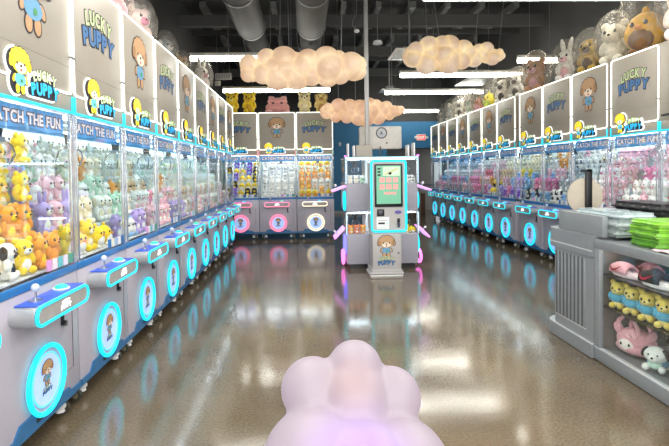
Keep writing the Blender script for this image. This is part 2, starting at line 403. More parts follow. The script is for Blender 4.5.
# ------------------------------------------------------------------ plush toys
def pm(col):
    return mat('plush'+col, col, .85, var=.10, scale=60, bump=.25, sheen=.3 if sum(lin(col)[:3]) > .2 else 0)
EYE = mat('plush_eye', '#120f10', .2)
def plush_mesh(kind, c1, c2, lo=False, eyes=True):
    key = ('pl', kind, c1, c2, lo, eyes)
    def fn():
        m = MB(); a, b = pm(c1), pm(c2); u, v = (9, 6) if lo else (14, 9)
        E = lambda c, r, mt=a, rot=None: m.ell(c, r, mt, u, v, rot)
        if kind in ('bear', 'bunny', 'dog'):
            E((0, .005, .06), (.05, .045, .062)); E((0, -.018, .055), (.034, .026, .042), b)
            E((0, 0, .145), (.058, .05, .052)); E((0, -.038, .132), (.026, .018, .02), b)
            for s in (-1, 1):
                E((s*.046, -.012, .085), (.018, .02, .036), a, (0, s*-.3, 0)); E((s*.03, -.034, .022), (.023, .026, .022))
                if kind == 'bear': E((s*.042, .0, .19), (.021, .013, .021))
                elif kind == 'bunny': E((s*.024, .0, .22), (.015, .012, .05), a, (0, s*.2, 0))
                else: E((s*.048, .0, .145), (.013, .022, .04), b, (0, s*.2, 0))
                if eyes and lo: m.ell((s*.024, -.044, .155), .0075, EYE, 6, 4)
            if eyes: m.ell((0, -.055, .137), (.008, .005, .006), EYE, 6, 4)
        elif kind == 'chick':
            E((0, 0, .075), (.066, .058, .074)); E((0, -.03, .055), (.045, .032, .045), b)
            for s in (-1, 1):
                E((s*.054, 0, .075), (.012, .03, .034)); E((s*.025, -.03, .01), (.018, .026, .01), b)
                if eyes and lo: m.ell((s*.022, -.052, .102), .008, EYE, 6, 4)
            E((0, 0, .152), (.012, .012, .018)); E((0, -.06, .088), (.013, .01, .008), pm('#e8963c'))
        elif kind == 'blob':
            E((0, 0, .06), (.072, .06, .06)); E((0, 0, .12), (.06, .05, .04))
            for s in (-1, 1): E((s*.035, 0, .155), (.02, .016, .022), b)
            for s in (-1, 1):
                if eyes and lo: m.ell((s*.025, -.05, .1), .009, EYE, 6, 4)
                E((s*.05, -.035, .02), (.022, .026, .02), b)
        zz = min(v.z for v in m.v)
        for v in m.v: v.z -= zz
        return m.mesh('plush_'+kind)
    return cached(key, fn)
def eye_mesh():
    def fn():
        m = MB(); m.ell((0, 0, 0), (.008, .006, .009), EYE, 8, 6); m.ell((-.003, -.005, .003), .0025, M_WHITE, 6, 4); return m.mesh('eye')
    return cached('eye', fn)
EYEPOS = {'bear': (.024, -.046, .156), 'bunny': (.024, -.046, .156), 'dog': (.024, -.046, .156), 'chick': (.022, -.052, .102), 'blob': (.025, -.05, .1)}
COLN = {}
def cname(c):
    return COLN.get(c, 'pale')
COLN.update({'#f6d21e': 'yellow', '#f2a030': 'orange', '#f4f0ea': 'white', '#f2b8c4': 'pink', '#b9a0de': 'lilac', '#b8dcc0': 'mint', '#d9b48a': 'tan', '#8fb8e8': 'blue', '#2c2b30': 'black', '#e87aa8': 'rose', '#f4e6c4': 'cream', '#a9b0b4': 'grey', '#e05a6a': 'red', '#8a5ac8': 'purple', '#5cb8b0': 'teal'})
Y_, O_, W_, P_, L_, G_, T_, B_, K_, RO, CR, GR, RD, PU, TE = '#f6d21e #f2a030 #f4f0ea #f2b8c4 #b9a0de #b8dcc0 #d9b48a #8fb8e8 #2c2b30 #e87aa8 #f4e6c4 #a9b0b4 #e05a6a #8a5ac8 #5cb8b0'.split()
KW = {'bear': 'bear', 'bunny': 'bunny', 'dog': 'puppy', 'chick': 'chick', 'blob': 'round'}
def plush(kind, c1, c2, loc, rot, sc, label, group, detail=False):
    nm = {'bear': 'plush_bear', 'bunny': 'plush_bunny', 'dog': 'plush_puppy', 'chick': 'plush_chick', 'blob': 'plush_creature'}[kind]
    o = inst(nm, plush_mesh(kind, c1, c2, not detail), None, loc, rot, sc); tag(o, label, 'plush toy', group)
    if detail:
        x, y, z = EYEPOS[kind]
        for s in (-1, 1): inst('eye', eye_mesh(), o, (s*x, y, z))
    return o
STUFF = MB()
def fill(loc, rz, rows, where, stuff=False, detail=False, cols=5, skip=()):
    # rows: for each riser step a list of (kind, colour, second colour) options
    T = Matrix.Translation(loc) @ Matrix.Rotation(rz, 4, 'Z')
    w = .76/cols
    for j in range(5):
        for i in range(cols):
            if (j, i) in skip: continue
            kind, c1, c2 = rnd.choice(rows[j])
            sc = w/.152*rnd.uniform(1.06, 1.11)
            if kind == 'blob': sc *= .93
            x = -.38+w*(i+.5); y = .06+.14*(j+.5)+.003; z = .9475+STEP*j
            a = rnd.uniform(-.15, .15)
            p = T @ Vector((x, y, z))
            if stuff:
                me = plush_mesh(kind, c1, c2, True, False)
                MM = Matrix.Translation(p) @ Matrix.Rotation(rz+a, 4, 'Z') @ Matrix.Scale(sc, 4)
                for k, mt in enumerate(me.materials): STUFF.mi(mt)
                b = len(STUFF.v); STUFF.v += [MM @ v.co for v in me.vertices]
                for f in me.polygons: STUFF.f.append([b+q for q in f.vertices]); STUFF.m.append(STUFF.mi(me.materials[f.material_index]))
            else:
                lab = '%s %s plush toy in the %s' % (cname(c1), KW[kind], where)
                plush(kind, c1, c2, p, (0, 0, rz+a), sc, lab, 'plush toys in the '+where, detail)

W = .844; XL = -1.483; XR = 3.894; YB = 10.70
ORD = ['first', 'second', 'third', 'fourth', 'fifth', 'sixth', 'seventh', 'eighth', 'ninth', 'tenth', 'eleventh', 'twelfth']
pal = lambda *a: list(a)
LROWS = {
 1: [pal(('bear', Y_, CR)), pal(('bear', O_, Y_), ('bear', Y_, CR)), pal(('bear', Y_, CR)), pal(('bear', Y_, CR)), pal(('bear', Y_, CR))],
 2: [pal(('bear', Y_, CR), ('chick', Y_, W_)), pal(('dog', P_, W_), ('bunny', L_, W_), ('bear', CR, W_)), pal(('bunny', L_, W_), ('bear', P_, W_), ('blob', W_, P_)), pal(('bear', W_, CR), ('bear', G_, W_), ('bunny', P_, W_)), pal(('bear', W_, P_), ('bear', CR, W_))],
 3: [pal(('bunny', PU, L_), ('blob', W_, B_), ('bear', L_, W_)), pal(('dog', W_, CR), ('bear', G_, W_)), pal(('bear', G_, W_), ('chick', O_, CR), ('blob', W_, G_)), pal(('bear', CR, W_), ('bear', O_, CR)), pal(('bear', W_, CR), ('bear', CR, W_))],
 4: [pal(('bear', P_, W_), ('bunny', P_, W_)), pal(('bear', W_, P_), ('dog', RO, W_)), pal(('bear', W_, CR), ('blob', T_, CR)), pal(('dog', CR, T_), ('bear', W_, CR)), pal(('bear', W_, CR))],
 5: [pal(('bear', L_, W_), ('dog', W_, T_)), pal(('bear', P_, W_), ('blob', W_, P_)), pal(('bear', O_, CR), ('bear', W_, CR)), pal(('bear', W_, G_)), pal(('bear', W_, CR))],
 'x': [pal(('bear', P_, W_), ('dog', W_, T_)), pal(('bear', W_, P_), ('dog', T_, W_)), pal(('bear', W_, CR)), pal(('bear', W_, CR), ('bear', G_, W_)), pal(('bear', W_, CR))],
}
LDESC = {1: 'yellow bear toys', 2: 'yellow toys below pink and lilac ones', 3: 'purple and mint toys', 4: 'pink toys below white ones', 5: 'lilac and white toys'}
for k in range(10):
    yc = 2.262+W*(k-1)+W/2
    loc = (XL, yc, 0)
    sgn = 't' if k % 2 == 0 else 'p'
    sd = 'lettered sign' if sgn == 't' else 'puppy sign'
    if k == 0: lab = 'claw machine mostly out of frame at the camera end of the left row'
    else: lab = 'grey claw machine with %s, %s from the camera in the left row' % (sd, ORD[k-1])
    if k == 1: lab = 'nearest full claw machine of the left row, puppy sign, full of yellow bear toys'
    if k == 2: lab = 'second claw machine in the left row, lettered sign, yellow and lilac toys'
    if k == 9: lab = 'last claw machine at the corner end of the left row'
    claw_machine(lab, loc, R(90), sgn, btn=k, head=M_CYAN2)
    if 1 <= k <= 5:
        sk = [(0, i) for i in range(5)] if k == 1 else ()
        fill(loc, R(90), LROWS[k], '%s machine of the left row' % ORD[k-1], detail=k <= 2, skip=sk)
    else: fill(loc, R(90), LROWS['x'], '', stuff=True)
# larger toys lying at the front of the nearest machine
def lay(kind, c1, c2, x, y, z, rot, sc, lab):
    T = Matrix.Translation((XL, 2.262+W/2, 0)) @ Matrix.Rotation(R(90), 4, 'Z')
    E_ = (T.to_3x3() @ Euler(rot).to_matrix()).to_euler()
    plush(kind, c1, c2, T @ Vector((x, y, z)), E_, sc, lab, None, True)
lay('bear', Y_, CR, -.385, .112, 1.012, (0, R(82), 0), .92, 'yellow plush bear lying on its side at the front of the nearest machine')
lay('dog', W_, K_, -.12, .112, .95, (0, 0, R(20)), 1.0, 'white plush puppy with black ears in front of the yellow bears')
lay('bear', Y_, W_, .03, .112, .95, (0, 0, R(-20)), 1.0, 'yellow plush bear with white belly low behind the nearest front pane')
lay('bear', O_, Y_, .18, .112, .95, (0, 0, R(15)), 1.0, 'orange plush bear with yellow belly low behind the nearest front pane')
lay('bear', O_, O_, .325, .112, .95, (0, 0, R(-8)), 1.0, 'all-orange plush bear low beside the first machine seam')

T1 = Matrix.Translation((XL, 2.262+W/2, 0)) @ Matrix.Rotation(R(90), 4, 'Z')
for i in (3, 4):
    for j in (1, 2, 3, 4):
        for l in (1, 2):
            z = .9475+STEP*j+.233*l
            if z > 1.62 or (l == 2 and i < 4) or (j == 1 and i < 4): continue
            sc = .90
            plush('bear', Y_, CR, T1 @ Vector((-.38+.152*(i+.5), .06+.14*(j+.5)+.003, z)), (0, 0, R(90)+rnd.uniform(-.12, .12)), sc, 'yellow bear plush toy in the first machine of the left row', 'plush toys in the first machine of the left row', True)
# back row
BROWS = [
 [pal(('bear', PU, B_), ('dog', K_, Y_), ('bear', B_, W_), ('chick', Y_, W_))]*5,
 [pal(('bear', W_, W_), ('blob', W_, W_), ('dog', W_, GR))]*5,
 [pal(('chick', Y_, O_), ('bear', O_, Y_)), pal(('bear', O_, Y_), ('bear', W_, T_)), pal(('bear', O_, CR), ('dog', T_, W_)), pal(('chick', Y_, O_), ('bear', CR, O_)), pal(('chick', Y_, O_), ('bear', W_, O_))]]
BLAB = ['back row claw machine with mixed purple, blue and black toys, half hidden by left row', 'middle back row claw machine with puppy sign and all-white toys', 'back row claw machine with yellow and orange toys beside the blue wall']
BW = ['back row machine of mixed toys', 'back row machine of white toys', 'back row machine of orange toys']
for k in range(3):
    loc = (-1.053+W*(k-1)+W/2, YB, 0)
    claw_machine(BLAB[k], loc, 0, 'tpt'[k], pod=(M_PINKL, M_PINKL, M_WARMW)[k], ring=(M_PINKL, M_PINKL, M_WARMW)[k], head=(glow('rose_bar', '#e0a0a4', .5), glow('rose_bar', '#e0a0a4', .5), glow('pale_bar', '#b8d8d0', .5))[k], btn=k)
    fill(loc, 0, BROWS[k], BW[k])

# right row
RYS = []
YR = 14.587
for k in range(12):
    g = 0 if k < 7 else .163 if k < 10 else .208
    RYS.append(YR-g-W*k-W/2)
RROWS = {
 7: [pal(('dog', K_, W_), ('blob', B_, W_), ('bear', RO, P_)), pal(('bear', RO, P_), ('bunny', RO, W_)), pal(('blob', B_, W_), ('bear', P_, W_)), pal(('bear', W_, CR), ('bear', O_, W_)), pal(('bear', O_, CR), ('bear', W_, CR))],
 8: [pal(('blob', B_, W_), ('dog', W_, K_)), pal(('dog', W_, K_), ('bear', GR, W_)), pal(('bear', GR, W_), ('bear', W_, GR)), pal(('bear', W_, GR), ('dog', W_, K_)), pal(('bear', W_, GR), ('bear', P_, GR))],
 9: [pal(('bunny', P_, W_), ('bear', W_, P_)), pal(('bear', P_, W_), ('bunny', W_, P_)), pal(('bear', W_, RO), ('bear', P_, W_)), pal(('bear', P_, W_), ('blob', P_, W_)), pal(('blob', P_, W_), ('bear', P_, W_))],
 10: [pal(('bear', P_, W_), ('bunny', W_, P_)), pal(('bear', RD, P_), ('bear', W_, P_)), pal(('bunny', P_, W_), ('bear', RO, W_)), pal(('bear', W_, P_), ('blob', B_, W_), ('bear', P_, W_)), pal(('blob', P_, RD), ('bear', P_, W_))],
 11: [pal(('bear', W_, P_), ('bear', W_, CR))]*5,
 6: [pal(('blob', PU, L_), ('bear', RO, P_)), pal(('bear', B_, W_), ('bear', L_, W_)), pal(('bear', Y_, CR), ('blob', B_, W_)), pal(('bear', CR, W_)), pal(('bear', CR, W_))],
 5: [pal(('chick', Y_, W_), ('bear', L_, W_)), pal(('chick', Y_, K_), ('bear', P_, W_)), pal(('bear', T_, CR)), pal(('bear', CR, W_)), pal(('bear', W_, CR))],
 4: [pal(('bear', RO, P_), ('bear', T_, CR)), pal(('bear', O_, CR), ('bear', P_, W_)), pal(('bear', RD, P_), ('bear', W_, P_)), pal(('bear', P_, W_)), pal(('bear', W_, P_))],
 3: [pal(('bear', P_, W_), ('bear', GR, W_)), pal(('bear', RO, P_), ('bear', CR, W_)), pal(('bear', P_, W_)), pal(('bear', W_, P_)), pal(('bear', W_, T_))],
 'x': [pal(('bear', RO, W_), ('bear', GR, W_)), pal(('bear', RO, P_), ('bear', B_, W_)), pal(('bear', W_, GR)), pal(('bear', GR, W_)), pal(('bear', B_, GR))]}
RSG = 'tptptptptpt'
for k in range(12):
    loc = (XR, RYS[k], 0)
    rw = 'claw machine of the right row'
    if k < 11: lab = 'grey claw machine with %s, %s from the far end of the right row' % ('lettered sign' if RSG[k] == 't' else 'puppy sign', ORD[k])
    else: lab = 'claw machine with a dark unlit sign box, nearest of the right row'
    if k == 10: lab = 'lettered claw machine with pink and red toys behind the grey counter'
    if k == 9: lab = 'puppy-sign claw machine with pink and white toys behind the round disc'
    claw_machine(lab, loc, R(-90), RSG[k] if k < 11 else None, btn=k+(k//3), lit=k < 11)
    if 7 <= k <= 10: fill(loc, R(-90), RROWS[k], '%s right-row machine from the far end' % ORD[k])
    else: fill(loc, R(-90), RROWS.get(k, RROWS['x']), '', stuff=True)
so = inst('plush_heap', STUFF.mesh('plush_heap')); tag(so, 'small pastel plush toys heaped inside the far claw machines of both rows', 'plush toys', kind='stuff')

# ------------------------------------------------------------------ large bagged plush on top of the machines
def bag_mesh():
    def fn():
        bm = bmesh.new(); bmesh.ops.create_icosphere(bm, subdivisions=4, radius=1)
        r2 = random.Random(3)
        ph = [r2.uniform(0, 6) for _ in range(8)]
        for v in bm.verts:
            a = math.atan2(v.co.y, v.co.x)
            w = 1+.05*math.sin(9*a+ph[0]+4*v.co.z)+.03*math.sin(17*a+ph[1]-7*v.co.z)+.03*math.sin(11*v.co.z+ph[2]+3*a)
            z = v.co.z
            v.co = Vector((v.co.x*.088*w, v.co.y*.078*w, .125+z*.125*(1 if z < 0 else 1.15)))
            v.co.z = max(v.co.z, -.0)
        m = MB(); m.bm(bm, M_BAG); return m.mesh('bag')
    return cached('bag', fn)
def bagged(kind, c1, c2, loc, rz, sc, label, group=None):
    o = plush(kind, c1, c2, loc, (0, 0, rz), sc, label, group, True); o.name = 'large_'+o.name
    inst('plastic_bag', bag_mesh(), o, (0, 0, .002), (0, 0, 0), (1.02, 1.05, .98)); return o
TZ = 2.853
def ltop(y, x=-1.72, **k): return (x, y, TZ)
bagged('dog', P_, W_, (-1.75, 4.45, TZ), R(60), 2.2, 'large pink plush puppy in clear bag on top of the third left machine')
bagged('bear', '#f0d8d4', RO, (-1.78, 5.25, TZ), R(60), 2.2, 'large pale plush bear with rose face in clear bag atop left row')
bagged('dog', GR, W_, (-1.74, 6.1, TZ), R(60), 1.75, 'large grey plush puppy in clear bag atop left row')
bagged('bear', T_, CR, (-1.74, 6.9, TZ), R(60), 1.6, 'large tan plush bear in clear bag atop left row')
bagged('bunny', W_, P_, (-1.72, 8.1, TZ), R(60), 2.2, 'large white plush bunny in clear bag near far end of left row')
# back row tops
def big(kind, c1, c2, loc, rz, sc, label):
    o = plush(kind, c1, c2, (loc[0], loc[1], TZ), (0, 0, rz), sc, label, None, True); o.name = 'large_'+o.name; return o
big('bear', Y_, '#f8e070', (-1.66, 11.0, TZ), 0, 2.4, 'large yellow plush bear atop the back row, left one of the pair')
big('bear', Y_, '#e0b030', (-1.26, 10.98, TZ), 0, 2.4, 'large yellow plush bear atop the back row, next to the pink one')
o = big('blob', '#f0a8a4', '#f4b8b4', (-.62, 11.0, TZ), 0, 2.7, 'very large pink round plush atop the middle back machine')
o.scale = (3.9, 2.9, 2.3)
big('bear', '#f2e4a8', CR, (.0, 10.98, TZ), 0, 2.4, 'large cream plush bear atop the back row, beside the pink plush')
big('dog', '#ecd488', '#c89a5a', (.385, 11.0, TZ), 0, 2.4, 'large honey plush puppy with brown ears atop the back row')
# right tops: (y, kind, c1, c2, scale, label)
RT = [(14.1, 'bear', GR, W_, 2.2, 'large grey plush bear in bag above the farthest right machine'),
      (13.2, 'bear', '#c8c6c0', GR, 2.3, 'large pale grey plush bear in bag, second from the far end atop right row'),
      (12.4, 'dog', '#d8d4cc', K_, 2.3, 'large off-white plush puppy with black ears near far end atop right row'),
      (11.7, 'bunny', W_, G_, 2.0, 'large white and mint plush bunny in bag atop right row'),
      (11.1, 'chick', '#f0a890', P_, 2.0, 'large salmon round plush in bag atop right row'),
      (10.5, 'chick', '#e6d81e', '#b8d040', 2.1, 'large bright yellow-green round plush atop right row'),
      (9.75, 'dog', W_, K_, 2.3, 'large white plush puppy with black ears in bag atop right row'),
      (9.1, 'dog', '#e6e4e0', '#504a48', 2.2, 'large white plush puppy with dark grey ears atop right row'),
      (8.35, 'bear', '#c89a78', P_, 2.6, 'large brown plush bear with pink face in big clear bag'),
      (7.35, 'bunny', W_, P_, 2.3, 'large white plush bunny with pink snout in bag atop right row'),
      (6.75, 'dog', '#b8963c', '#5a4028', 2.3, 'large olive-yellow plush puppy with brown ears in bag atop right row'),
      (6.2, 'bear', '#e0dccc', '#ece6d8', 2.5, 'large off-white plush bear in clear bag beside the yellow one'),
      (5.62, 'chick', '#f0b828', '#7a5630', 3.1, 'very large golden plush bird with brown belly in clear bag'),
      (5.0, 'bunny', '#f2e8e2', RD, 2.9, 'large white plush bunny with red snout at the near end of right row')]
for y, kd, c1, c2, sc, lb in RT:
    bagged(kd, c1, c2, (4.12, y, TZ), R(-60), sc*1.1, lb)

# ------------------------------------------------------------------ kiosk and mini machines
M_KGREY = mat('kiosk_grey', '#b4b0ae', .4, var=.02); M_KLIL = mat('mini_grey', '#a9a6b2', .4, var=.02)
t = thing('mini_claw_machine', 'two-level mini claw machine island with pink-lit trays behind the token kiosk', 'claw machine', (1.17, 7.80, 0))
def part(name, mb, par): return inst(name, mb.mesh(name), par)
m = MB(); m.box((-.55, -.55, .07), (.55, .55, .53), M_KLIL, .01); m.box((-.5, -.5, .0), (.5, .5, .07), M_BLACK); part('lower_cabinet', m, t)
m = MB(); m.box((-.55, -.55, .87), (.55, .55, 1.31), M_KLIL, .008); part('middle_cabinet', m, t)
m = MB(); m.box((-.22, -.22, .53), (.22, .22, .87), M_WHITE); m.box((-.22, -.22, 1.31), (.22, .22, 1.70), M_WHITE); m.box((-.25, -.28, 1.72), (-.22, -.25, 1.90), M_BLACK); m.box((.04, -.1, 1.72), (.06, -.08, 1.9), M_BLACK); part('core', m, t)
m = MB(); m.box((-.55, -.55, 1.70), (.55, .55, 1.72), M_KLIL, .004); part('roof_panel', m, t)
M_BACKD = glow('bay_light', '#dff4ff', 14)
for z0, z1 in ((.53, .87), (1.31, 1.70)):
    m = MB()
    m.add([(-.54, -.54, z0), (.54, -.54, z0), (.54, -.54, z1), (-.54, -.54, z1)], [[0, 1, 2, 3]], M_CLEAR)
    for s in (-1, 1): m.add([(s*.54, -.54, z0), (s*.54, .54, z0), (s*.54, .54, z1), (s*.54, -.54, z1)], [[0, 1, 2, 3]], M_CLEAR)
    part('glass_bay', m, t)
    m = MB()
    for x in (-.54, -.2, .26, .54): m.box((x-.009, -.55, z0), (x+.009, -.532, z1), M_ACR, .003)
    part('corner_post', m, t)
    m = MB(); m.box((-.52, -.5, z1-.02), (.52, -.47, z1-.006), M_BACKD); part('bay_light', m, t)
    for x in (-.40, .40):
        m = MB(); m.box((x-.06, -.42, z1-.06), (x+.06, -.30, z1-.022), M_BLACK, .006); m.cyl((x, -.36, z1-.14), (x, -.36, z1-.06), .028, M_BLACK)
        for k in range(3):
            a = R(90+120*k); m.tube([(x+math.cos(a)*r, -.36+math.sin(a)*r, z1-dz) for r, dz in ((.02, .135), (.06, .155), (.065, .19), (.03, .215))], .006, M_CHROME)
        part('claw', m, t)
m = MB()
m.box((-.56, -.562, 1.700), (.56, -.55, 1.716), glow('roof_bar', '#a0e0f4', .9)); part('roof_light', m, t)
for s in (-1, 1):
    m = MB(); m.box((s*.556-.006, -.562, 1.31), (s*.556+.006, -.55, 1.70), glow('edge_light', '#b8d8f0', .7)); m.box((s*.556-.006, -.562, .53), (s*.556+.006, -.55, .87), MATS['edge_light']); part('edge_light', m, t)
    m = MB(); m.box((s*.56-.012, -.57, 1.722), (s*.56+.012, -.5, 1.745), M_MAG); part('corner_light', m, t)
    for z, tilt in ((1.235, .35), (.545, .8)):
        Mx = Matrix.Translation((s*.66, -.35, z)) @ Matrix.Rotation(s*tilt, 4, 'Y')
        m = MB(); m.box((-.11, -.17, -.015), (.11, .17, .015), mat('tray_lilac', '#cbb4e2', .4, emit='#d0a0e8', es=.7), .006, Mx); tr = part('control_tray', m, t)
        m = MB(); P = [(-.112, -.172, 0), (.112, -.172, 0), (.112, .172, 0), (-.112, .172, 0)]; m.tube(P, .007, M_MAG, True, 6, Mx); part('tray_light', m, tr)
        m = MB(); m.cyl((-.03, -.09, .015), (-.03, -.09, .06), .006, M_CHROME, M=Mx); m.ell((-.03, -.09, .07), .02, M_WHITE, M=Mx); part('joystick', m, tr)
    for z in (1.04, .36):
        m = MB(); 
        mt = M_CYAN if z > 1 or s > 0 else glow('blue_violet', '#6a6cff', 1.6)
        P = [(s*.568, -.36+.14*math.cos(a), z+.14*math.sin(a)) for a in [2*math.pi*i/24 for i in range(24)]]; m.tube(P, .018, mt, True, 6)
        part('door_light', m, t)
    m = MB(); P = [(s*.60, -.36+.16*math.cos(a), .16+.1*math.sin(a)) for a in [2*math.pi*i/24 for i in range(24)]]; m.tube(P, .022, M_MAG, True, 6); part('foot_light', m, t)
    m = MB()
    for dx, h in ((.51, 1.93), (.42, 1.90)): m.box((s*dx-.012, -.53, 1.722), (s*dx+.012, -.32, h), M_WHITE, .01)
    part('badge_plate', m, t)
for s, x0, x1 in ((-1, -.39, -.14), ):
    m = MB(); m.box((x0, -.52, 1.722), (x1, -.2, 1.90), M_SIGN, .008); part('sign_box', m, t)
m = MB(); m.box((-.27, -.02, 1.86), (.42, .16, 2.235), mat('logo_box_white', '#ccc8c0', .4), .02); lb = part('logo_box', m, t)
m = MB(); P = [(.085+.085*math.cos(a), -.024, 2.125+.085*math.sin(a)) for a in [2*math.pi*i/32 for i in range(32)]]; m.tube(P, .008, M_DARK, True, 6)
m.ellp(.085, 2.125, .08, .08, -.022, mat('logo_grey', '#b4b8ba')); letters(m, 'A', .085, 2.10, .05, .05, -.025, M_DARK); m.ellp(.17, 1.96, .018, .012, -.023, M_DARK); part('logo_ring', m, lb)
# toys in the mini machines
def mini_fill(x, z, opts, where, n=0):
    for j in range(2):
        for i in range(3):
            kd, c1, c2 = rnd.choice(opts)
            plush(kd, c1, c2, (1.17+x-.095+.095*i, 7.80-.46+.11*j, z+.002), (0, 0, rnd.uniform(-.2, .2)), .62, 'small %s plush toy in the mini island, %s' % (cname(c1), where), 'toys in the mini machine, '+where)
mini_fill(-.385, 1.31, [('bear', W_, CR), ('blob', G_, W_), ('bear', W_, GR)], 'upper bay beside the kiosk, pole side')
mini_fill(.395, 1.31, [('bear', W_, CR), ('dog', W_, K_)], 'upper bay on the exit sign side')
mini_fill(-.385, .53, [('bear', O_, CR), ('bear', '#ee7a40', W_)], 'lower bay on the back row side')
mini_fill(.395, .53, [('chick', Y_, W_), ('bear', Y_, CR)], 'lower bay on the exit sign side')

t = thing('token_kiosk', 'grey token kiosk with glowing cyan frame, green touch screen and puppy emblem', 'kiosk', (1.15, 6.75, 0))
m = MB(); m.box((-.205, 0, .09), (.205, .40, .60), M_KGREY, .006); m.cyl((.165, -.004, .32), (.165, .01, .32), .012, M_BLACK); lc = part('lower_cabinet', m, t)
m = MB(); puppy(m, -.01, .27, .31, -.003); lucky(m, -.01, .14, .25, .13, -.003); part('puppy_emblem', m, lc)
m = MB(); m.box((-.25, -.07, 0), (.215, .40, .02), M_WHITE, .006); m.tube([(-.25, .2, .06), (-.25, -.07, .045), (.215, -.07, .045), (.215, .2, .06)], .018, M_KGREY); m.box((-.23, -.02, .02), (.21, .4, .09), M_KGREY, .004); part('base_tray', m, t)
m = MB(); m.poly(rrect(-.23, .295, .62, 1.66, .05), 0, M_KGREY, .30); uc = part('upper_cabinet', m, t)
m = MB(); m.tube(xz(rrect(-.215, .28, .635, 1.645, .045), -.006), .016, M_CYAN, True, 8); part('frame_light', m, uc)
m = MB(); m.poly(rrect(-.235, .30, .60, .625, .01), .0, M_KGREY, .3); part('neck', m, t)
m = MB(); m.box((-.172, -.022, .985), (.232, 0, 1.60), M_BLACK, .012); tb = part('tablet', m, uc)
m = MB(); m.poly([(-.145, 1.03), (.205, 1.03), (.205, 1.575), (-.145, 1.575)], -.0235, mat('screen_mint', '#6cb090', .3, emit='#74cc9c', es=.12, var=.08, scale=3))
SP = mat('screen_pink', '#d8948c', .4, emit='#d8827c', es=.4)
for i in range(3):
    for j in range(2): m.poly(rrect(-.10+.095*i, -.10+.095*i+.075, 1.235+.1*j, 1.235+.1*j+.075, .012), -.0242, SP)
m.poly(rrect(-.04, .14, 1.165, 1.20, .015), -.0242, SP)
for j in range(3): m.poly(rrect(-.13, -.085, 1.43+.045*j, 1.455+.045*j, .006), -.0242, M_DARK)
m.poly([(-.05, 1.43), (.19, 1.43), (.19, 1.56), (-.05, 1.56)], -.0240, mat('screen_pale', '#b8d8b0', .4, emit='#a8d8a8', es=.4)); m.poly([(-.03, 1.45), (.16, 1.54), (.165, 1.53), (-.02, 1.44)], -.0244, mat('screen_gold', '#d0b040', .4)); m.ellp(.05, 1.465, .025, .02, -.0244, M_DARK)
part('screen', m, tb)
m = MB(); m.box((-.14, -.02, .855), (-.035, 0, .955), M_BLACK, .008); m.box((-.115, -.03, .875), (-.06, -.018, .935), mat('reader_grey', '#4a4a52', .3), .006); part('card_reader', m, uc)
m = MB(); m.ellp(.165, .91, .05, .024, -.014, mat('button_purple', '#5a50a0', .3), .014); part('return_button', m, uc)
m = MB(); m.box((-.15, -.012, .665), (.035, 0, .84), M_WHITE, .006); m.box((-.125, -.0135, .74), (-.03, -.01, .765), M_DARK); m.box((-.125, -.0135, .79), (.0, -.01, .8), M_PFACE); m.box((-.005, -.0135, .745), (.012, -.01, .76), M_BTNG); part('bill_slot', m, uc)
m = MB(); m.box((.15, -.01, .76), (.19, 0, .82), M_BLACK, .005); m.cyl((.17, -.014, .735), (.17, 0, .735), .024, mat('coin_blue', '#38405e', .3)); m.box((.155, -.01, .69), (.185, 0, .72), M_BLACK, .004); part('coin_slot', m, uc)

m = MB(); m.box((.972, 7.63, 1.722), (1.035, 7.69, 4.98), mat('pole_grey', '#a8a8a6', .4, .3), .006)
tag(inst('power_pole', m.mesh('pole')), 'slim grey power pole dropping from the dark ceiling to the mini machine island', 'pole')

# ------------------------------------------------------------------ cloud lamps
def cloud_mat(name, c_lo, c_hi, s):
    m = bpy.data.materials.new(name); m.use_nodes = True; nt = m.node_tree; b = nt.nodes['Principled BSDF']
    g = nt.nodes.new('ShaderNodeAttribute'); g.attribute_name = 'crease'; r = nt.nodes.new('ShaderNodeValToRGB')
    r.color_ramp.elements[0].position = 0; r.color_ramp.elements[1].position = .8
    r.color_ramp.elements[0].color = lin(c_lo); r.color_ramp.elements[1].color = lin(c_hi)  # light from inside is put into the emission colour, brighter along creases
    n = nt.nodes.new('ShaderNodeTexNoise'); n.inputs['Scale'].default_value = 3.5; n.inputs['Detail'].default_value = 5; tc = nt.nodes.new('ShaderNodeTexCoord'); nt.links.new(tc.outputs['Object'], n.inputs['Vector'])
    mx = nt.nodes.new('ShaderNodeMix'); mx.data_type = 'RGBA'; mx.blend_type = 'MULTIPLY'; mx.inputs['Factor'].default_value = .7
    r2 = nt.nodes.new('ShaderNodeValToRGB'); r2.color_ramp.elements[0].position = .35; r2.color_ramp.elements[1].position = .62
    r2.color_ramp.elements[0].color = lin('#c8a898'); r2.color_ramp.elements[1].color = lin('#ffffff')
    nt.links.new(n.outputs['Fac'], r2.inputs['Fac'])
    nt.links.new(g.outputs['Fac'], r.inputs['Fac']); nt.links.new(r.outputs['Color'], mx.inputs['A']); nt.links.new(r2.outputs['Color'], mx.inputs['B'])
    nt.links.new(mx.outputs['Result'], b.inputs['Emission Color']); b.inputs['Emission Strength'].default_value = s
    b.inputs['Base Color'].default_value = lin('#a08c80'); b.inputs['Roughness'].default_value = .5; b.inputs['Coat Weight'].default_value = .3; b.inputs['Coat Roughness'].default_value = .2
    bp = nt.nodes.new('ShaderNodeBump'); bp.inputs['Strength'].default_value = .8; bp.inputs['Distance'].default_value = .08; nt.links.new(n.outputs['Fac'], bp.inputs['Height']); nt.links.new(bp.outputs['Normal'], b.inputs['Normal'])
    return m
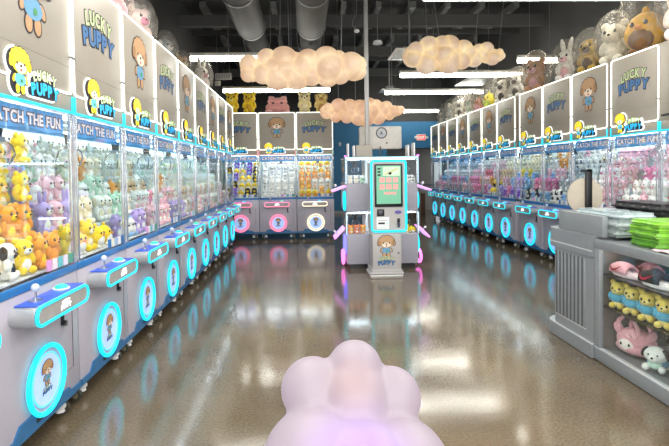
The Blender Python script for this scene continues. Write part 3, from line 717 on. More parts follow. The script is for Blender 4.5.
def cloud(label, cx, cy, cz, w, hfun, seed, mt, nwire, wires):
    r3 = random.Random(seed); t = thing('cloud_lamp', label, 'lamp', (cx, cy, cz), 0, 'hanging cloud lamps')
    S = []; n = 8
    for i in range(n):
        u = (i+.5)/n*2-1; h = hfun(u)
        for k in range(3):
            rad = h*r3.uniform(.52, .80)*(.8 if i in (0, n-1) else 1); up = (k-1)*(.75 if i in (0, n-1) else 1)
            S.append((Vector((u*(w/2-.15)+(.5 if k == 1 else 0)*w/n*.8*(1 if i < n-1 else .2)+r3.uniform(-.06, .06), -.13*h*(1-abs(up))+r3.uniform(-.06, .04), up*h*.44+r3.uniform(-.12, .12)*h)), rad))
        S.append((Vector((u*(w/2-.15), .1, 0)), h*.75))
    verts, faces, crease = [], [], []
    for i, (c, rd) in enumerate(S):
        bm = bmesh.new(); bmesh.ops.create_icosphere(bm, subdivisions=4, radius=1); ds = []; bm.verts.ensure_lookup_table(); kill = []
        for v in bm.verts:
            v.co = c + v.co*rd; d = min((v.co-c2).length-r2 for j, (c2, r2) in enumerate(S) if j != i)
            if d < -.03: kill.append(v)
        bmesh.ops.delete(bm, geom=kill, context='VERTS'); bm.verts.index_update(); b0 = len(verts)
        for v in bm.verts:
            d = min((v.co-c2).length-r2 for j, (c2, r2) in enumerate(S) if j != i)
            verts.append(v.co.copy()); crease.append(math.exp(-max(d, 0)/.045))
        faces += [[b0+v.index for v in f.verts] for f in bm.faces]; bm.free()
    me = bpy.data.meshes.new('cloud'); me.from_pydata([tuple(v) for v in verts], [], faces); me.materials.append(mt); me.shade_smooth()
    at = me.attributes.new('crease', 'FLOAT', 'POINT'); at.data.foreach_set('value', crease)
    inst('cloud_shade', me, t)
    for (a, b_, top) in wires:
        m = MB(); m.tube([(a, 0, .05), (b_, 0, 4.99-cz)], .006, M_STEEL, n=5); inst('suspension_wire', m.mesh('wire'), t)
    return t
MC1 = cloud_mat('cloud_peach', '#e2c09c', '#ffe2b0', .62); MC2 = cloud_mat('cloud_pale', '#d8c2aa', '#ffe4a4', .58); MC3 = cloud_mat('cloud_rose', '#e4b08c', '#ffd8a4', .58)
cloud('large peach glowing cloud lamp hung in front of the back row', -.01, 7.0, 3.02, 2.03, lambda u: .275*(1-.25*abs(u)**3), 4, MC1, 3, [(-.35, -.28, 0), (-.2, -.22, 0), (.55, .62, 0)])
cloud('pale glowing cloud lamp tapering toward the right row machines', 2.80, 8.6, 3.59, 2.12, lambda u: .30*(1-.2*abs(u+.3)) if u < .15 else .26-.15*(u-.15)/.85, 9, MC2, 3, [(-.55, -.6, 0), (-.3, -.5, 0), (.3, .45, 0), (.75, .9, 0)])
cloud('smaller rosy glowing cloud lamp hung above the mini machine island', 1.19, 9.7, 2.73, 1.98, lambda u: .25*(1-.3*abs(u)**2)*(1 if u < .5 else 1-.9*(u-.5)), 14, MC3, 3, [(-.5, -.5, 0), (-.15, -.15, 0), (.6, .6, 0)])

# foreground cloud lamp
def fg_mat():
    m = bpy.data.materials.new('milky_glow'); m.use_nodes = True; nt = m.node_tree; b = nt.nodes['Principled BSDF']
    tc = nt.nodes.new('ShaderNodeTexCoord')
    def dist(c, rad):
        v = nt.nodes.new('ShaderNodeVectorMath'); v.operation = 'DISTANCE'; v.inputs[1].default_value = c; nt.links.new(tc.outputs['Object'], v.inputs[0])
        r = nt.nodes.new('ShaderNodeMapRange'); r.interpolation_type = 'SMOOTHSTEP'; r.inputs['From Min'].default_value = 0; r.inputs['From Max'].default_value = rad
        r.inputs['To Min'].default_value = 1; r.inputs['To Max'].default_value = 0; nt.links.new(v.outputs['Value'], r.inputs['Value']); return r
    d1 = dist((-.005, -.28, .655), .27); d2 = dist((-.01, -.07, .80), .13)  # inner purple and salmon light put into the emission colour as soft spots
    m1 = nt.nodes.new('ShaderNodeMix'); m1.data_type = 'RGBA'; m1.inputs['A'].default_value = lin('#e0c8dc'); m1.inputs['B'].default_value = lin('#b070ff'); nt.links.new(d1.outputs[0], m1.inputs['Factor'])
    m2 = nt.nodes.new('ShaderNodeMix'); m2.data_type = 'RGBA'; m2.inputs['B'].default_value = lin('#f0b4ac'); nt.links.new(m1.outputs['Result'], m2.inputs['A']); 
    mu = nt.nodes.new('ShaderNodeMath'); mu.operation = 'MULTIPLY'; mu.inputs[1].default_value = .8; nt.links.new(d2.outputs[0], mu.inputs[0]); nt.links.new(mu.outputs[0], m2.inputs['Factor'])
    nt.links.new(m2.outputs['Result'], b.inputs['Emission Color']); ms = nt.nodes.new('ShaderNodeMapRange'); ms.inputs['To Min'].default_value = .33; ms.inputs['To Max'].default_value = .7; nt.links.new(d1.outputs[0], ms.inputs['Value']); nt.links.new(ms.outputs['Result'], b.inputs['Emission Strength'])
    b.inputs['Base Color'].default_value = lin('#746c70'); b.inputs['Roughness'].default_value = .45
    return m
t = thing('cloud_floor_lamp', 'milky white cloud-shaped floor lamp with purple glow in the aisle foreground', 'lamp', (.155, 1.62, 0))
bm = bmesh.new()
for c, r in (((.008, .04, .805), .096), ((-.143, .02, .742), .11), ((.132, .02, .705), .105), ((.0, .0, .72), .13), ((-.13, -.12, .555), .185), ((.135, -.12, .53), .165), ((.0, -.17, .53), .19), ((0, -.02, .30), .30), ((-.16, -.05, .2), .2), ((.16, -.05, .2), .2), ((0, .05, .17), .24)):
    r = (r, r, r); bmesh.ops.create_icosphere(bm, subdivisions=4, radius=1, matrix=Matrix.Translation(c) @ Matrix.Diagonal((*r, 1)))
for v in bm.verts: v.co.z = max(v.co.z, 0)
me = bpy.data.meshes.new('fg'); bm.to_mesh(me); bm.free(); me.materials.append(fg_mat())
o = inst('lamp_shell', me, t); md = o.modifiers.new('remesh', 'REMESH'); md.mode = 'VOXEL'; md.voxel_size = .012; md.use_smooth_shade = True
sm = o.modifiers.new('smooth', 'SMOOTH'); sm.iterations = 3; sm.factor = .5

# ------------------------------------------------------------------ display counter
M_CTR = mat('counter_grey', '#8f9498', .35, .15, var=.03); M_CTD = mat('counter_dark', '#5c6064', .5); M_EDGE = mat('edge_pale', '#c4c8ca', .3)
t = thing('display_counter', 'grey display counter with fluted rounded end and glass shelf case', 'counter', (2.24, 3.0, 0))
# local: x into the counter, y away from camera; far end at y=1.36
def prof(x0, y1, r, back=.80, n=8):
    P = [(x0, -1.5)]
    P += [(x0+r-r*math.cos(R(90*i/n)), y1-r+r*math.sin(R(90*i/n))) for i in range(n+1)]
    P += [(back, y1), (back, -1.5)]; return P
def extr(P, z0, z1, mt, mb):
    n = len(P); mb.add([(x, y, z0) for x, y in P]+[(x, y, z1) for x, y in P], [list(range(n))[::-1], list(range(n, 2*n))]+[[i, (i+1) % n, n+(i+1) % n, n+i] for i in range(n)], mt); return mb
def endprof(x0, y0, y1, r, back=.80, n=8):
    P = [(x0, y0)]+[(x0+r-r*math.cos(R(90*i/n)), y1-r+r*math.sin(R(90*i/n))) for i in range(n+1)]+[(back, y1), (back, y0)]; return P
m = MB(); extr(endprof(.0, .615, 1.29, .12), .11, .80, M_CTR, m); part('end_cabinet', m, t)
m = MB()
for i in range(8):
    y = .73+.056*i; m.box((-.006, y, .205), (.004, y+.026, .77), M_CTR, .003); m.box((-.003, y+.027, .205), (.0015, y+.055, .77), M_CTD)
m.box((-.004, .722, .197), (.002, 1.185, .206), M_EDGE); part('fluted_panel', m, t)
m = MB(); extr(endprof(-.012, .615, 1.36, .14), .80, .965, M_CTR, m); ec = part('end_top', m, t)
m = MB(); extr(endprof(-.016, .62, 1.362, .14), .842, .852, M_EDGE, m); part('edge_line', m, ec)
m = MB(); extr(endprof(-.022, .615, 1.385, .16), .006, .112, M_CTR, m); extr(endprof(-.018, .617, 1.38, .16), .112, .118, M_EDGE, m); extr(endprof(.02, .62, 1.33, .12), 0, .006, M_BLACK, m); part('plinth', m, t)
m = MB(); m.box((-.002, -1.5, .006), (.80, .61, .10), M_CTR, .004); m.box((.02, -1.5, 0), (.8, .6, .006), M_BLACK); m.box((-.004, -1.5, .10), (.04, .61, .112), M_EDGE, .003); part('case_base', m, t)
m = MB(); m.box((-.004, -1.5, .878), (.80, .61, .945), M_CTR, .004); part('case_top', m, t)
m = MB(); m.box((-.002, .545, .10), (.03, .61, .878), M_CTR, .003); m.box((.76, -1.5, .10), (.80, .61, .878), M_CTD); m.box((.03, .58, .10), (.76, .61, .878), mat('case_inner', '#7d7672', .6)); m.box((.03, .57, .10), (.045, .58, .878), M_STEEL); part('case_frame', m, t)
M_SHELF = mat('shelf_smoke', '#2e302e', .12)
for z in (.686, .437):
    m = MB(); m.box((.03, -1.48, z-.010), (.74, .575, z), M_SHELF, .002); part('glass_shelf', m, t)
m = MB(); m.add([(.012, -1.5, .112), (.012, .545, .112), (.012, .545, .878), (.012, -1.5, .878)], [[0, 1, 2, 3]], M_CLEAR); part('front_pane', m, t)
m = MB(); m.box((.06, -1.48, .870), (.09, .55, .877), mat('case_fill_glow', '#f6f2ea', .4, emit='#fff8ec', es=7)); part('case_fill', m, t)  # hidden glowing strip added under the top to brighten the case
m = MB(); m.box((.02, .54, .966), (.06, 1.17, 1.125), M_CTR, .003); m.box((.06, 1.13, .966), (.70, 1.17, 1.125), M_CTR, .003); part('upstand', m, t)
# sandals on the upper shelf
def slide(name, label, loc, rz, sole, up, swo, sc=1, group=None):
    t = thing(name, label, 'sandal', loc, rz, group); t.scale = (sc,)*3
    out = [(.0, .14), (.036, .128), (.056, .08), (.056, .0), (.044, -.06), (.042, -.11), (.024, -.138)]
    P = out+[(-x*.92, y) for x, y in out[::-1]]
    bm = bmesh.new(); vs = [bm.verts.new((x, y, 0)) for x, y in P]; f = bm.faces.new(vs)
    r = bmesh.ops.extrude_face_region(bm, geom=[f]); 
    for g in r['geom']:
        if isinstance(g, bmesh.types.BMVert): g.co.z += .036
    bmesh.ops.bevel(bm, geom=[e for e in bm.edges if abs(e.verts[0].co.z-e.verts[1].co.z) < .001], offset=.009, segments=2, affect='EDGES')
    for v in bm.verts:
        if v.co.y > .06: v.co.z += (v.co.y-.06)*.28
        if v.co.y < -.08: v.co.z += (-.08-v.co.y)*.1
    m = MB(); m.bm(bm, pm(sole)); part('sole', m, t)
    m = MB(); n = 14; vs = []; fs = []
    for j in range(7):
        y = -.035+.024*j; bul = .055*math.sin(math.pi*(j+1.4)/8.8)
        for i in range(n+1):
            a = math.pi*i/n; vs.append((.047*math.cos(a), y+.008*math.sin(a), .028+(.022+bul*.75)*math.sin(a)**.8))
    for j in range(6):
        for i in range(n): fs.append([j*(n+1)+i, j*(n+1)+i+1, (j+1)*(n+1)+i+1, (j+1)*(n+1)+i])
    m.add(vs, fs, pm(up)); s_ = part('upper', m, t)
    md = s_.modifiers.new('thick', 'SOLIDIFY'); md.thickness = .014; md.offset = 1
    m = MB(); S = [(-.05, .02), (-.03, -.005), (.0, .0), (.075, .05), (.0, .018), (-.026, .012), (-.035, .02), (-.04, .04)]
    for sx in (-1, 1):
        m.add([(sx*.0700, .045-a*.9, .045+b*.9) for a, b in S], [list(range(len(S)))], mat('swoosh'+swo, swo, .5)); m.add([(sx*.0707, .045-a*.9, .045+b*.9) for a, b in S], [list(range(len(S)))], mat('swoosh'+swo, swo, .5))
    part('swoosh_mark', m, t); return t
slide('slide_sandal', 'pink puffy slide sandal with dark red swoosh on the top shelf, in front', (2.365, 3.40, .688), R(8), '#f0d8dc', '#dba0a8', '#a02838', 1.05)
slide('slide_sandal', 'pink puffy slide sandal standing behind its red-swoosh mate', (2.535, 3.37, .688), R(-14), '#f0d8dc', '#d898a4', '#a02838', 1.05)
slide('slide_sandal', 'black slide sandal with red strap and white sole on the top shelf', (2.365, 3.08, .688), R(8), '#f2f0ee', '#1c1a1e', '#b82440', 1.08)
slide('slide_sandal', 'black slide sandal with red mark behind the first black one', (2.545, 3.06, .688), R(-10), '#f2f0ee', '#1c1a1e', '#b82440', 1.08)
slide('slide_sandal', 'black slide sandal with white sole at the frame edge of the top shelf', (2.365, 2.76, .688), R(8), '#f2f0ee', '#1c1a1e', '#e8e8ea', 1.08)
# small yellow puppies in blue shirts
def shirt_pup(label, loc, rz, sc):
    o = inst('plush_puppy', plush_mesh('bear', '#dcc75c', '#e8d88a', False), None, loc, (0, 0, rz), sc); tag(o, label, 'plush toy', 'yellow puppies in the glass case')
    for s in (-1, 1): inst('eye', eye_mesh(), o, (s*.024, -.047, .154))
    m = cached('shirt', lambda: (MB().ell((0, .0, .075), (.056, .051, .042), pm('#4aa0c0'), 14, 9).ell((.047, -.014, .088), (.022, .024, .032), pm('#4aa0c0')).ell((-.047, -.014, .088), (.022, .024, .032), pm('#4aa0c0'))).mesh('shirt'))
    inst('shirt', m, o); return o
for i, y in enumerate((3.475, 3.32, 3.165, 3.01, 2.855)):
    shirt_pup('small yellow plush puppy in blue shirt, %s from the fluted end on the middle shelf' % ORD[i], (2.345, y, .438), R(-62), 1.02)
# pink plush bag
t = thing('plush_bag', 'pink fluffy animal-face plush bag with two loop handles on the case floor', 'bag', (2.42, 3.39, .114), R(-68))
PK = pm('#dda0a8')
m = MB(); m.ell((0, 0, .10), (.145, .075, .10), PK, 20, 12); m.ell((0, .0, .05), (.15, .085, .05), PK, 20, 10)
part('pouch', m, t)
m = MB(); m.ell((-.03, -.058, .075), (.062, .03, .05), pm('#f0e4de'), 16, 10); part('face_patch', m, t)
for s in (-1, 1):
    m = MB(); m.ell((s*.03-.03, -.089, .085), (.008, .005, .011), EYE, 8, 6); part('eye', m, t)
    m = MB(); m.tube([(s*.035+x, -.03+.02*s, z) for x, z in ((-.07, .17), (-.065, .24), (-.02, .29), (.03, .28), (.07, .22), (.08, .16))], .016, PK, n=8); part('handle', m, t)
    m = MB(); m.ell((s*.12, -.02, .17), (.032, .03, .05), PK, 12, 8, (0, s*.5, 0)); part('ear', m, t)
m = MB(); m.ell((.03, -.07, .15), (.02, .012, .014), pm('#e8b4b8')); m.ell((-.015, -.07, .15), (.02, .012, .014), pm('#e8b4b8')); part('bow', m, t)
# white puppies with blue clothes
def white_pup(label, loc, rz, sc):
    t = thing('plush_puppy', label, 'plush toy', loc, rz); t.scale = (sc,)*3
    WH = pm('#e4e8e2'); BL = pm('#5aa8d0'); MN = pm('#bcdccc')
    m = MB(); m.ell((0, .02, .065), (.075, .085, .065), BL, 16, 10); m.ell((0, -.03, .125), (.082, .07, .062), WH, 18, 11); m.ell((0, -.085, .11), (.04, .03, .03), WH)
    for s in (-1, 1): m.ell((s*.055, -.07, .03), (.026, .04, .026), WH); m.ell((s*.06, .06, .025), (.03, .035, .025), WH)
    part('body', m, t)
    m = MB(); m.ell((0, -.045, .055), (.05, .045, .04), MN); part('bib', m, t)
    for s in (-1, 1):
        m = MB(); m.ell((s*.075, -.03, .135), (.02, .032, .05), pm('#26262a'), 12, 8, (.3, s*-.5, 0)); part('ear', m, t)
        m = MB(); m.ell((s*.03, -.096, .138), (.006, .005, .008), EYE, 8, 6); part('eye', m, t)
    m = MB(); m.ell((0, -.115, .118), (.01, .007, .008), EYE, 8, 6); part('nose', m, t)
    return t
white_pup('white plush puppy with black ears and blue outfit, lower one on the case floor', (2.38, 3.13, .114), R(-55), .88)
white_pup('white plush puppy with black ears and blue outfit, raised behind the lower one', (2.67, 3.19, .114), R(-50), 1.35)
white_pup('white plush puppy at the frame edge of the case floor', (2.385, 2.84, .114), R(-60), .98)
# goods on the counter top
def fold_stack(name, label, cat, x0, x1, y0, y1, z0, z1, n, cols, group=None, seed=1, rough=.3, amp=.012):
    r4 = random.Random(seed); h = (z1-z0)/n
    for k in range(n):
        bm = bmesh.new(); bmesh.ops.create_cube(bm, size=1)
        jx, jy = r4.uniform(-.012, .012), r4.uniform(-.012, .012)
        for v in bm.verts: v.co = Vector((x0+jx if v.co.x < 0 else x1+jx, y0+jy if v.co.y < 0 else y1+jy, z0+h*k+.0006 if v.co.z < 0 else z0+h*(k+1)-.0006))
        bmesh.ops.bevel(bm, geom=list(bm.edges), offset=h*.42, segments=3, affect='EDGES')
        bmesh.ops.subdivide_edges(bm, edges=[e for e in bm.edges if e.calc_length() > .15], cuts=14, use_grid_fill=True)
        ph = r4.uniform(0, 6)
        for v in bm.verts:
            v.co.y += amp*math.sin(v.co.x*37+ph)*(.6+.4*math.sin(v.co.x*91)); v.co.x += amp*.7*math.sin(v.co.y*41+ph)
        m = MB(); m.bm(bm, mat(name+cols[k % len(cols)], cols[k % len(cols)], rough, var=.15, scale=14, bump=.3, coat=.3))
        o = inst(name, m.mesh(name)); yield o, k
for o, k in fold_stack('folded_bag', '', '', 2.31, 2.92, 3.03, 3.33, .9465, 1.135, 5, ['#5c9a28', '#6aa82e', '#7ab838', '#86c43c', '#8ccc40'], seed=5):
    tag(o, 'folded lime green bag, %s in the stack on the counter' % ['bottom', 'second from bottom', 'middle', 'second from top', 'top'][k], 'bag', 'green folded bags')
for o, k in fold_stack('clear_bag', '', '', 2.325, 2.62, 3.46, 4.08, .967, 1.155, 3, ['#b8c4c0', '#c2cccc', '#aebdc0'], seed=8, rough=.2, amp=.014):
    tag(o, 'pale folded plastic bag, %s behind the counter upstand' % ['bottom', 'middle', 'top'][k], 'bag', 'pale folded bags')
for o, k in fold_stack('black_cloth', '', '', 2.66, 3.02, 3.46, 4.05, .967, 1.215, 3, ['#17171b', '#1c1c20'], seed=12, rough=.7, amp=.016):
    tag(o, 'folded black cloth bag, %s of three beside the pale bags' % ['lowest', 'middle', 'topmost'][k], 'bag', 'black folded bags')
m = MB(); P = []
for i in range(9):
    for j in range(5):
        P.append((2.27+.028*i, 2.86+.045*j+.01*math.sin(i), .9475+.012*abs(math.sin(i*.8+j))))
m.add(P, [[i*5+j, i*5+j+1, (i+1)*5+j+1, (i+1)*5+j] for i in range(8) for j in range(4)], mat('leaflet_pink', '#e8c8d0', .5))
o = inst('leaflet', m.mesh('leaflet')); tag(o, 'crumpled pale pink leaflet on the counter top in front of the green bags', 'leaflet')
t = thing('disc_stand', 'beige round disc on a black upright stand at the far end of the counter', 'stand', (2.565, 4.275, .967))
m = MB(); m.cyl((0, 0, .275), (0, .012, .275), .166, mat('disc_beige', '#b5ab9a', .6), n=40); part('disc', m, t)
m = MB(); m.box((-.005, -.03, .0), (.05, -.004, .52), M_BLACK, .003); m.box((-.045, -.03, .495), (.05, -.004, .52), M_BLACK, .003); part('upright', m, t)
m = MB(); m.box((-.08, -.07, .0), (.12, .05, .012), M_BLACK, .004); part('base', m, t)

# ------------------------------------------------------------------ room
def floor_mat():
    m = bpy.data.materials.new('polished_concrete'); m.use_nodes = True; nt = m.node_tree; b = nt.nodes['Principled BSDF']
    tc = nt.nodes.new('ShaderNodeTexCoord')
    def noise(s, d=6):
        n = nt.nodes.new('ShaderNodeTexNoise'); n.inputs['Scale'].default_value = s; n.inputs['Detail'].default_value = d; nt.links.new(tc.outputs['Object'], n.inputs['Vector']); return n
    a, f, g = noise(.9), noise(60, 4), noise(3.2)
    r = nt.nodes.new('ShaderNodeValToRGB'); r.color_ramp.elements[0].position = .32; r.color_ramp.elements[1].position = .68
    r.color_ramp.elements[0].color = lin('#5c5040'); r.color_ramp.elements[1].color = lin('#7b6d58')
    nt.links.new(a.outputs['Fac'], r.inputs['Fac'])
    r2 = nt.nodes.new('ShaderNodeValToRGB'); r2.color_ramp.elements[0].position = .35; r2.color_ramp.elements[1].position = .65
    r2.color_ramp.elements[0].color = (.72, .72, .72, 1); r2.color_ramp.elements[1].color = (1.1, 1.1, 1.1, 1); nt.links.new(f.outputs['Fac'], r2.inputs['Fac'])
    mx = nt.nodes.new('ShaderNodeMix'); mx.data_type = 'RGBA'; mx.blend_type = 'MULTIPLY'; mx.inputs['Factor'].default_value = 1
    nt.links.new(r.outputs['Color'], mx.inputs['A']); nt.links.new(r2.outputs['Color'], mx.inputs['B']); nt.links.new(mx.outputs['Result'], b.inputs['Base Color'])
    mr = nt.nodes.new('ShaderNodeMapRange'); mr.inputs['To Min'].default_value = .06; mr.inputs['To Max'].default_value = .19; nt.links.new(g.outputs['Fac'], mr.inputs['Value']); nt.links.new(mr.outputs['Result'], b.inputs['Roughness'])
    b.inputs['IOR'].default_value = 1.85
    bp = nt.nodes.new('ShaderNodeBump'); bp.inputs['Strength'].default_value = .06; bp.inputs['Distance'].default_value = .02; nt.links.new(g.outputs['Fac'], bp.inputs['Height']); nt.links.new(bp.outputs['Normal'], b.inputs['Normal'])
    return m
X0, X1, Y0, Y1, ZC = -2.45, 4.86, -1.6, 16.8, 5.0
m = MB(); m.box((X0-.15, Y0, -.1), (X1+.15, Y1+1.2, 0), floor_mat()); struct('floor', m)
M_CEIL = mat('ceiling_dark', '#3a3a3a', .8, var=.15, scale=3); M_WALLD = mat('wall_dark', '#4a4a4a', .8)
m = MB(); m.box((X0-.15, Y0, ZC), (X1+.15, Y1+1.2, ZC+.1), M_CEIL); struct('ceiling', m)
M_WL = mat('wall_grey', '#8a8886', .7)
m = MB(); m.box((X0-.15, Y0, 0), (X0, Y1, 3.2), M_WL); m.box((X0-.15, Y0, 3.2), (X0, Y1, ZC), M_WALLD); struct('wall_left', m)
m = MB(); m.box((X1, Y0, 0), (X1+.15, Y1, 3.2), M_WL); m.box((X1, Y0, 3.2), (X1+.15, Y1, ZC), M_WALLD); struct('wall_right', m)
M_BLUE = mat('wall_blue', '#2f78a8', .6, var=.05, scale=1.5); M_ALC = mat('alcove_grey', '#8c8983', .7)
m = MB(); m.box((X0, Y1, 0), (2.9, Y1+.15, 3.24), M_BLUE); m.box((2.9, Y1, 2.30), (X1, Y1+.15, 3.24), M_BLUE); m.box((X0, Y1, 3.24), (X1, Y1+.15, ZC), M_WALLD)
m.box((2.75, Y1+.15, 2.30), (X1, Y1+1.0, 2.36), M_BLACK); m.box((2.75, Y1+1.0, 0), (X1, Y1+1.15, 2.36), M_ALC); struct('wall_back', m)
m = MB(); m.box((X0, Y1-.015, 0), (2.9, Y1, .11), mat('baseboard_grey', '#9a9c9c', .5)); struct('baseboard_back', m)
m = MB(); m.box((2.9, Y1+.98, .9), (X1, Y1+.995, .98), M_CTD); struct('trim_1', m)
m = MB(); m.box((X0, 6.2, 3.93), (X1, 6.32, 4.16), mat('beam_olive', '#7d7a6a', .6)); struct('beam', m)
m = MB()
for y in (9.5, 11.9, 14.4): m.box((X0, y, 4.4), (X1, y+.14, 4.62), M_WALLD)
for y in (10.6, 13.1): m.box((X0, y, 4.55), (X1, y+.08, 4.65), M_CEIL)
struct('ceiling_trusses', m)
M_PURL = mat('purlin_grey', '#7a7a78', .5)
m = MB()
for x in [-2.1+.72*i for i in range(10)]:
    for y0, y1 in ((8.0, 9.3), (9.8, 11.7), (12.2, 14.2), (14.7, 16.6)): m.box((x, y0, 4.86), (x+.11, y1, 4.99), M_PURL)
struct('ceiling_purlins', m)
# ducts
def duct(x, lab):
    t = thing('air_duct', lab, 'duct', (x, 0, 0)); DM = mat('duct_grey', '#363434', .7, 0, var=.08, scale=4)
    m = MB(); m.cyl((0, 3.0, 3.95), (0, 8.0, 3.95), .24, DM, n=28); part('wide_pipe', m, t)
    m = MB(); m.cyl((0, 8.0, 3.95), (0, 16.7, 3.95), .20, mat('duct_dark', '#2e2d2d', .7, 0), n=28); part('narrow_pipe', m, t)
    for y in (4.9, 6.4, 7.96): part('joint_ring', MB().cyl((0, y, 3.95), (0, y+.05, 3.95), .248, M_CTD, n=28), t)
    m = MB()
    for y in (5.5, 9.0): m.tube([(-.25, y, 4.99), (-.25, y, 3.95), (-.2, y, 3.76), (0, y, 3.69), (.2, y, 3.76), (.25, y, 3.95), (.25, y, 4.99)], .006, M_STEEL, n=5)
    part('hanger', m, t)
duct(-.87, 'round grey air duct under the ceiling above the peach cloud, nearer the left row')
duct(.13, 'round grey air duct under the ceiling beside the power pole')
# linear tube lights
def tube_light(x0, x1, y, z, label, hang=True):
    t = thing('linear_light', label, 'ceiling light', ((x0+x1)/2, y, z), 0, 'linear ceiling lights'); h = (x1-x0)/2
    m = MB(); m.box((-h, -.04, .03), (h, .04, .085), mat('fixture_grey', '#c6c4bc', .5), .006); part('housing', m, t)
    n = 2
    for i in range(n):
        a = -h+2*h*i/n+.01; m = MB(); m.box((a, -.035, -.05), (a+2*h/n-.02, .035, .03), M_TUBE, .012); part('tube', m, t)
    for x in (-h*.45, h*.45):
        m = MB(); m.tube([(x, 0, .08), (x, 0, 4.99-z)], .005, M_STEEL, n=5); part('hanger_wire', m, t)
TL = [(-1.97, .45, 8.34, 'linear white ceiling light on the left, above and behind the peach cloud'),
      (-1.97, .63, 11.6, 'linear white ceiling light directly above the back row of machines'),
      (1.5, 4.75, 5.95, 'linear white ceiling light nearest the camera at the top right'),
      (3.92, 4.75, 8.65, 'linear white ceiling light level with the pale cloud tail'),
      (2.0, 4.6, 9.92, 'linear white ceiling light just below the pale cloud'),
      (2.04, 4.6, 12.1, 'linear white ceiling light, second below the pale cloud'),
      (2.4, 4.75, 15.9, 'farthest linear white ceiling light, before the blue wall')]
for x0, x1, y, lab in TL: tube_light(x0, x1, y, 3.68 if y < 6 else 3.5, lab)
# ceiling return grilles
def grille(x0, x1, y0, y1, lab):
    t = thing('ceiling_grille', lab, 'air vent', ((x0+x1)/2, (y0+y1)/2, 3.8 if y0 < 9 else 3.62)); a, b = (x1-x0)/2, (y1-y0)/2
    m = MB(); m.box((-a, -b, 0), (a, b, .02), M_WHITE, .004); part('panel', m, t)
    m = MB(); 
    for i in range(9): m.box((-a+.05, -b+.08+i*(2*b-.16)/9, -.01), (a-.05, -b+.11+i*(2*b-.16)/9, 0), M_SILV)
    part('louvre', m, t)
    m = MB(); m.box((-a*.4, -b*.4, .02), (a*.4, b*.4, .12), M_STEEL); m.tube([(0, 0, .1), (0, 0, 1.18)], .02, M_STEEL, n=6); part('hanger', m, t)
grille(1.74, 2.46, 8.97, 9.90, 'white square air grille half hidden behind the pale cloud')
grille(3.8, 4.5, 10.75, 11.95, 'white square air grille above the far part of the right row')
grille(2.02, 2.5, 12.35, 12.9, 'small white air grille at the end of a linear light')
# hanging signs and exit sign
t = thing('hanging_sign', 'pale grey rectangular sign hung on rods above the left row end', 'sign', (-1.90, 11.3, 3.78))
m = MB(); m.box((-.19, 0, -.075), (.19, .03, .075), mat('sign_pale', '#b4b2ae', .5), .006); part('panel', m, t)
m = MB()
for i in range(6): m.box((-.17+.058*i, -.003, -.055), (-.17+.058*i+.045, 0, .055), M_STEEL)
part('louvre', m, t)
m = MB(); m.box((-.20, 0, -.22), (-.07, .03, -.10), MATS['sign_pale'], .005); part('lower_plate', m, t)
m = MB(); m.tube([(-.14, .02, -.1), (-.14, .02, 1.2)], .006, M_STEEL); m.tube([(.14, .02, .07), (.14, .02, 1.2)], .006, M_STEEL); part('rod', m, t)
t = thing('exit_sign', 'lit red and white exit sign on the blue wall at the back', 'sign', (4.12, Y1-.05, 2.67))
m = MB(); m.box((-.16, 0, -.11), (.16, .05, .11), M_WHITE, .01); part('case', m, t)
m = MB(); m.box((-.13, -.004, -.085), (.13, 0, .085), mat('exit_face', '#e84a48', .4, emit='#f04844', es=.8)); letters(m, 'EXIT', 0, -.05, .22, .1, -.006, mat('exit_letter', '#ffd8d0', .4, emit='#ffd0c8', es=.8)); part('face', m, t)
for s in (-1, 1):
    m = MB(); m.ell((s*.20, .0, 0), (.05, .04, .06), M_WHITE); part('lamp_head', m, t)
def small_dev(name, lab, cat, loc, mb): o = inst(name, mb.mesh(name), None, loc); tag(o, lab, cat); return o
m = MB(); m.box((-.04, 0, -.06), (.04, .02, .06), M_WHITE, .006); m.box((-.02, -.004, -.02), (.02, 0, .02), M_PFACE); small_dev('wall_thermostat', 'small white switch plate on the blue wall beside the back row', 'thermostat', (1.23, Y1-.025, 2.47), m)  # thermostat plate, set slightly off the wall face
m = MB(); m.cyl((0, 0, 0), (0, 0, .05), .07, M_WHITE, .09); m.cyl((0, 0, .05), (0, 0, .99), .008, M_STEEL); small_dev('smoke_detector', 'small white round smoke detector on a rod right of the power pole', 'detector', (1.30, 8.3, 3.72), m) if False else small_dev('smoke_detector', 'small white round detector hung right of the power pole', 'detector', (1.32, 8.5, 3.77), MB().cyl((0, 0, 0), (0, 0, .05), .09, M_WHITE, .07).cyl((0, 0, .05), (0, 0, 1.22), .006, M_STEEL))
small_dev('security_camera', 'small white dome camera on a curved cord left of the power pole', 'camera', (.95, 8.5, 4.0), MB().ell((0, 0, 0), (.05, .05, .035), M_WHITE).tube([(0, 0, .02), (-.08, 0, .1), (-.06, 0, .2), (0, 0, .3), (0, 0, .99)], .006, M_STEEL))
small_dev('cardboard_box', 'brown cardboard box on the floor in the far grey alcove', 'box', (3.75, 16.6, 0), MB().box((-.2, -.15, 0), (.2, .15, .35), mat('cardboard', '#7a5a48', .8), .006))
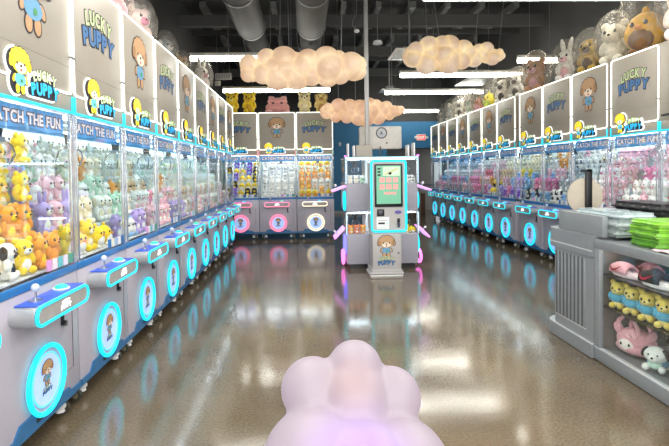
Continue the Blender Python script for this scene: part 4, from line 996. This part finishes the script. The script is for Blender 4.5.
small_dev('cardboard_tube', 'tall brown cardboard roll standing beside the alcove box', 'roll', (4.12, 16.6, 0), MB().cyl((0, 0, 0), (0, 0, .7), .08, mat('cardboard2', '#6a4c3c', .8)))

# ------------------------------------------------------------------ light, world, camera
def area(name, loc, rot, sx, sy, p, col=(1, 1, 1)):
    l = bpy.data.lights.new(name, 'AREA'); l.shape = 'RECTANGLE'; l.size = sx; l.size_y = sy; l.energy = p; l.color = col
    o = bpy.data.objects.new(name, l); C.objects.link(o); o.location = loc; o.rotation_euler = rot; return o
area('front_fill', (1.2, -1.4, 2.2), (R(88), 0, 0), 6.5, 3.6, 190, (1, .98, .95))  # fill lamp added behind the camera for soft frontal light
for i, y in enumerate((.6, 2.0, 3.4, 4.6)):
    for x in (-.6, 3.0): area('overhead_fill', (x, y, 3.45), (0, 0, 0), 2.6, .12, 32, (1, .97, .92))  # unseen lamps added overhead to brighten the near end of the room
w = bpy.data.worlds.new('world'); scn.world = w; w.use_nodes = True
w.node_tree.nodes['Background'].inputs[0].default_value = (.8, .85, .9, 1); w.node_tree.nodes['Background'].inputs[1].default_value = .6

q = (R(1.45155), R(2.02176), R(-.86086)); p_, y_, r_ = q
F = Vector((math.sin(y_)*math.cos(p_), math.cos(y_)*math.cos(p_), -math.sin(p_))); Rr = Vector((math.cos(y_), -math.sin(y_), 0)); U = Rr.cross(F)
R2 = Rr*math.cos(r_)+U*math.sin(r_); U2 = -Rr*math.sin(r_)+U*math.cos(r_)
cam = bpy.data.cameras.new('camera'); co = bpy.data.objects.new('camera', cam); C.objects.link(co)
cam.sensor_width = 36; cam.lens = 475/669*36; cam.shift_x = 11.932/669; cam.shift_y = -39.0758/669; cam.clip_end = 80; cam.clip_start = .02
mw = Matrix((R2, U2, -F)).transposed().to_4x4(); mw.translation = (0, 0, 1.5); co.matrix_world = mw
scn.camera = co
scn.view_settings.view_transform = 'Standard'; scn.view_settings.look = 'None'; scn.view_settings.exposure = .4
scn.cycles.transparent_max_bounces = 24; scn.cycles.max_bounces = 8; scn.cycles.diffuse_bounces = 3; scn.cycles.glossy_bounces = 4
scn.cycles.use_light_tree = True
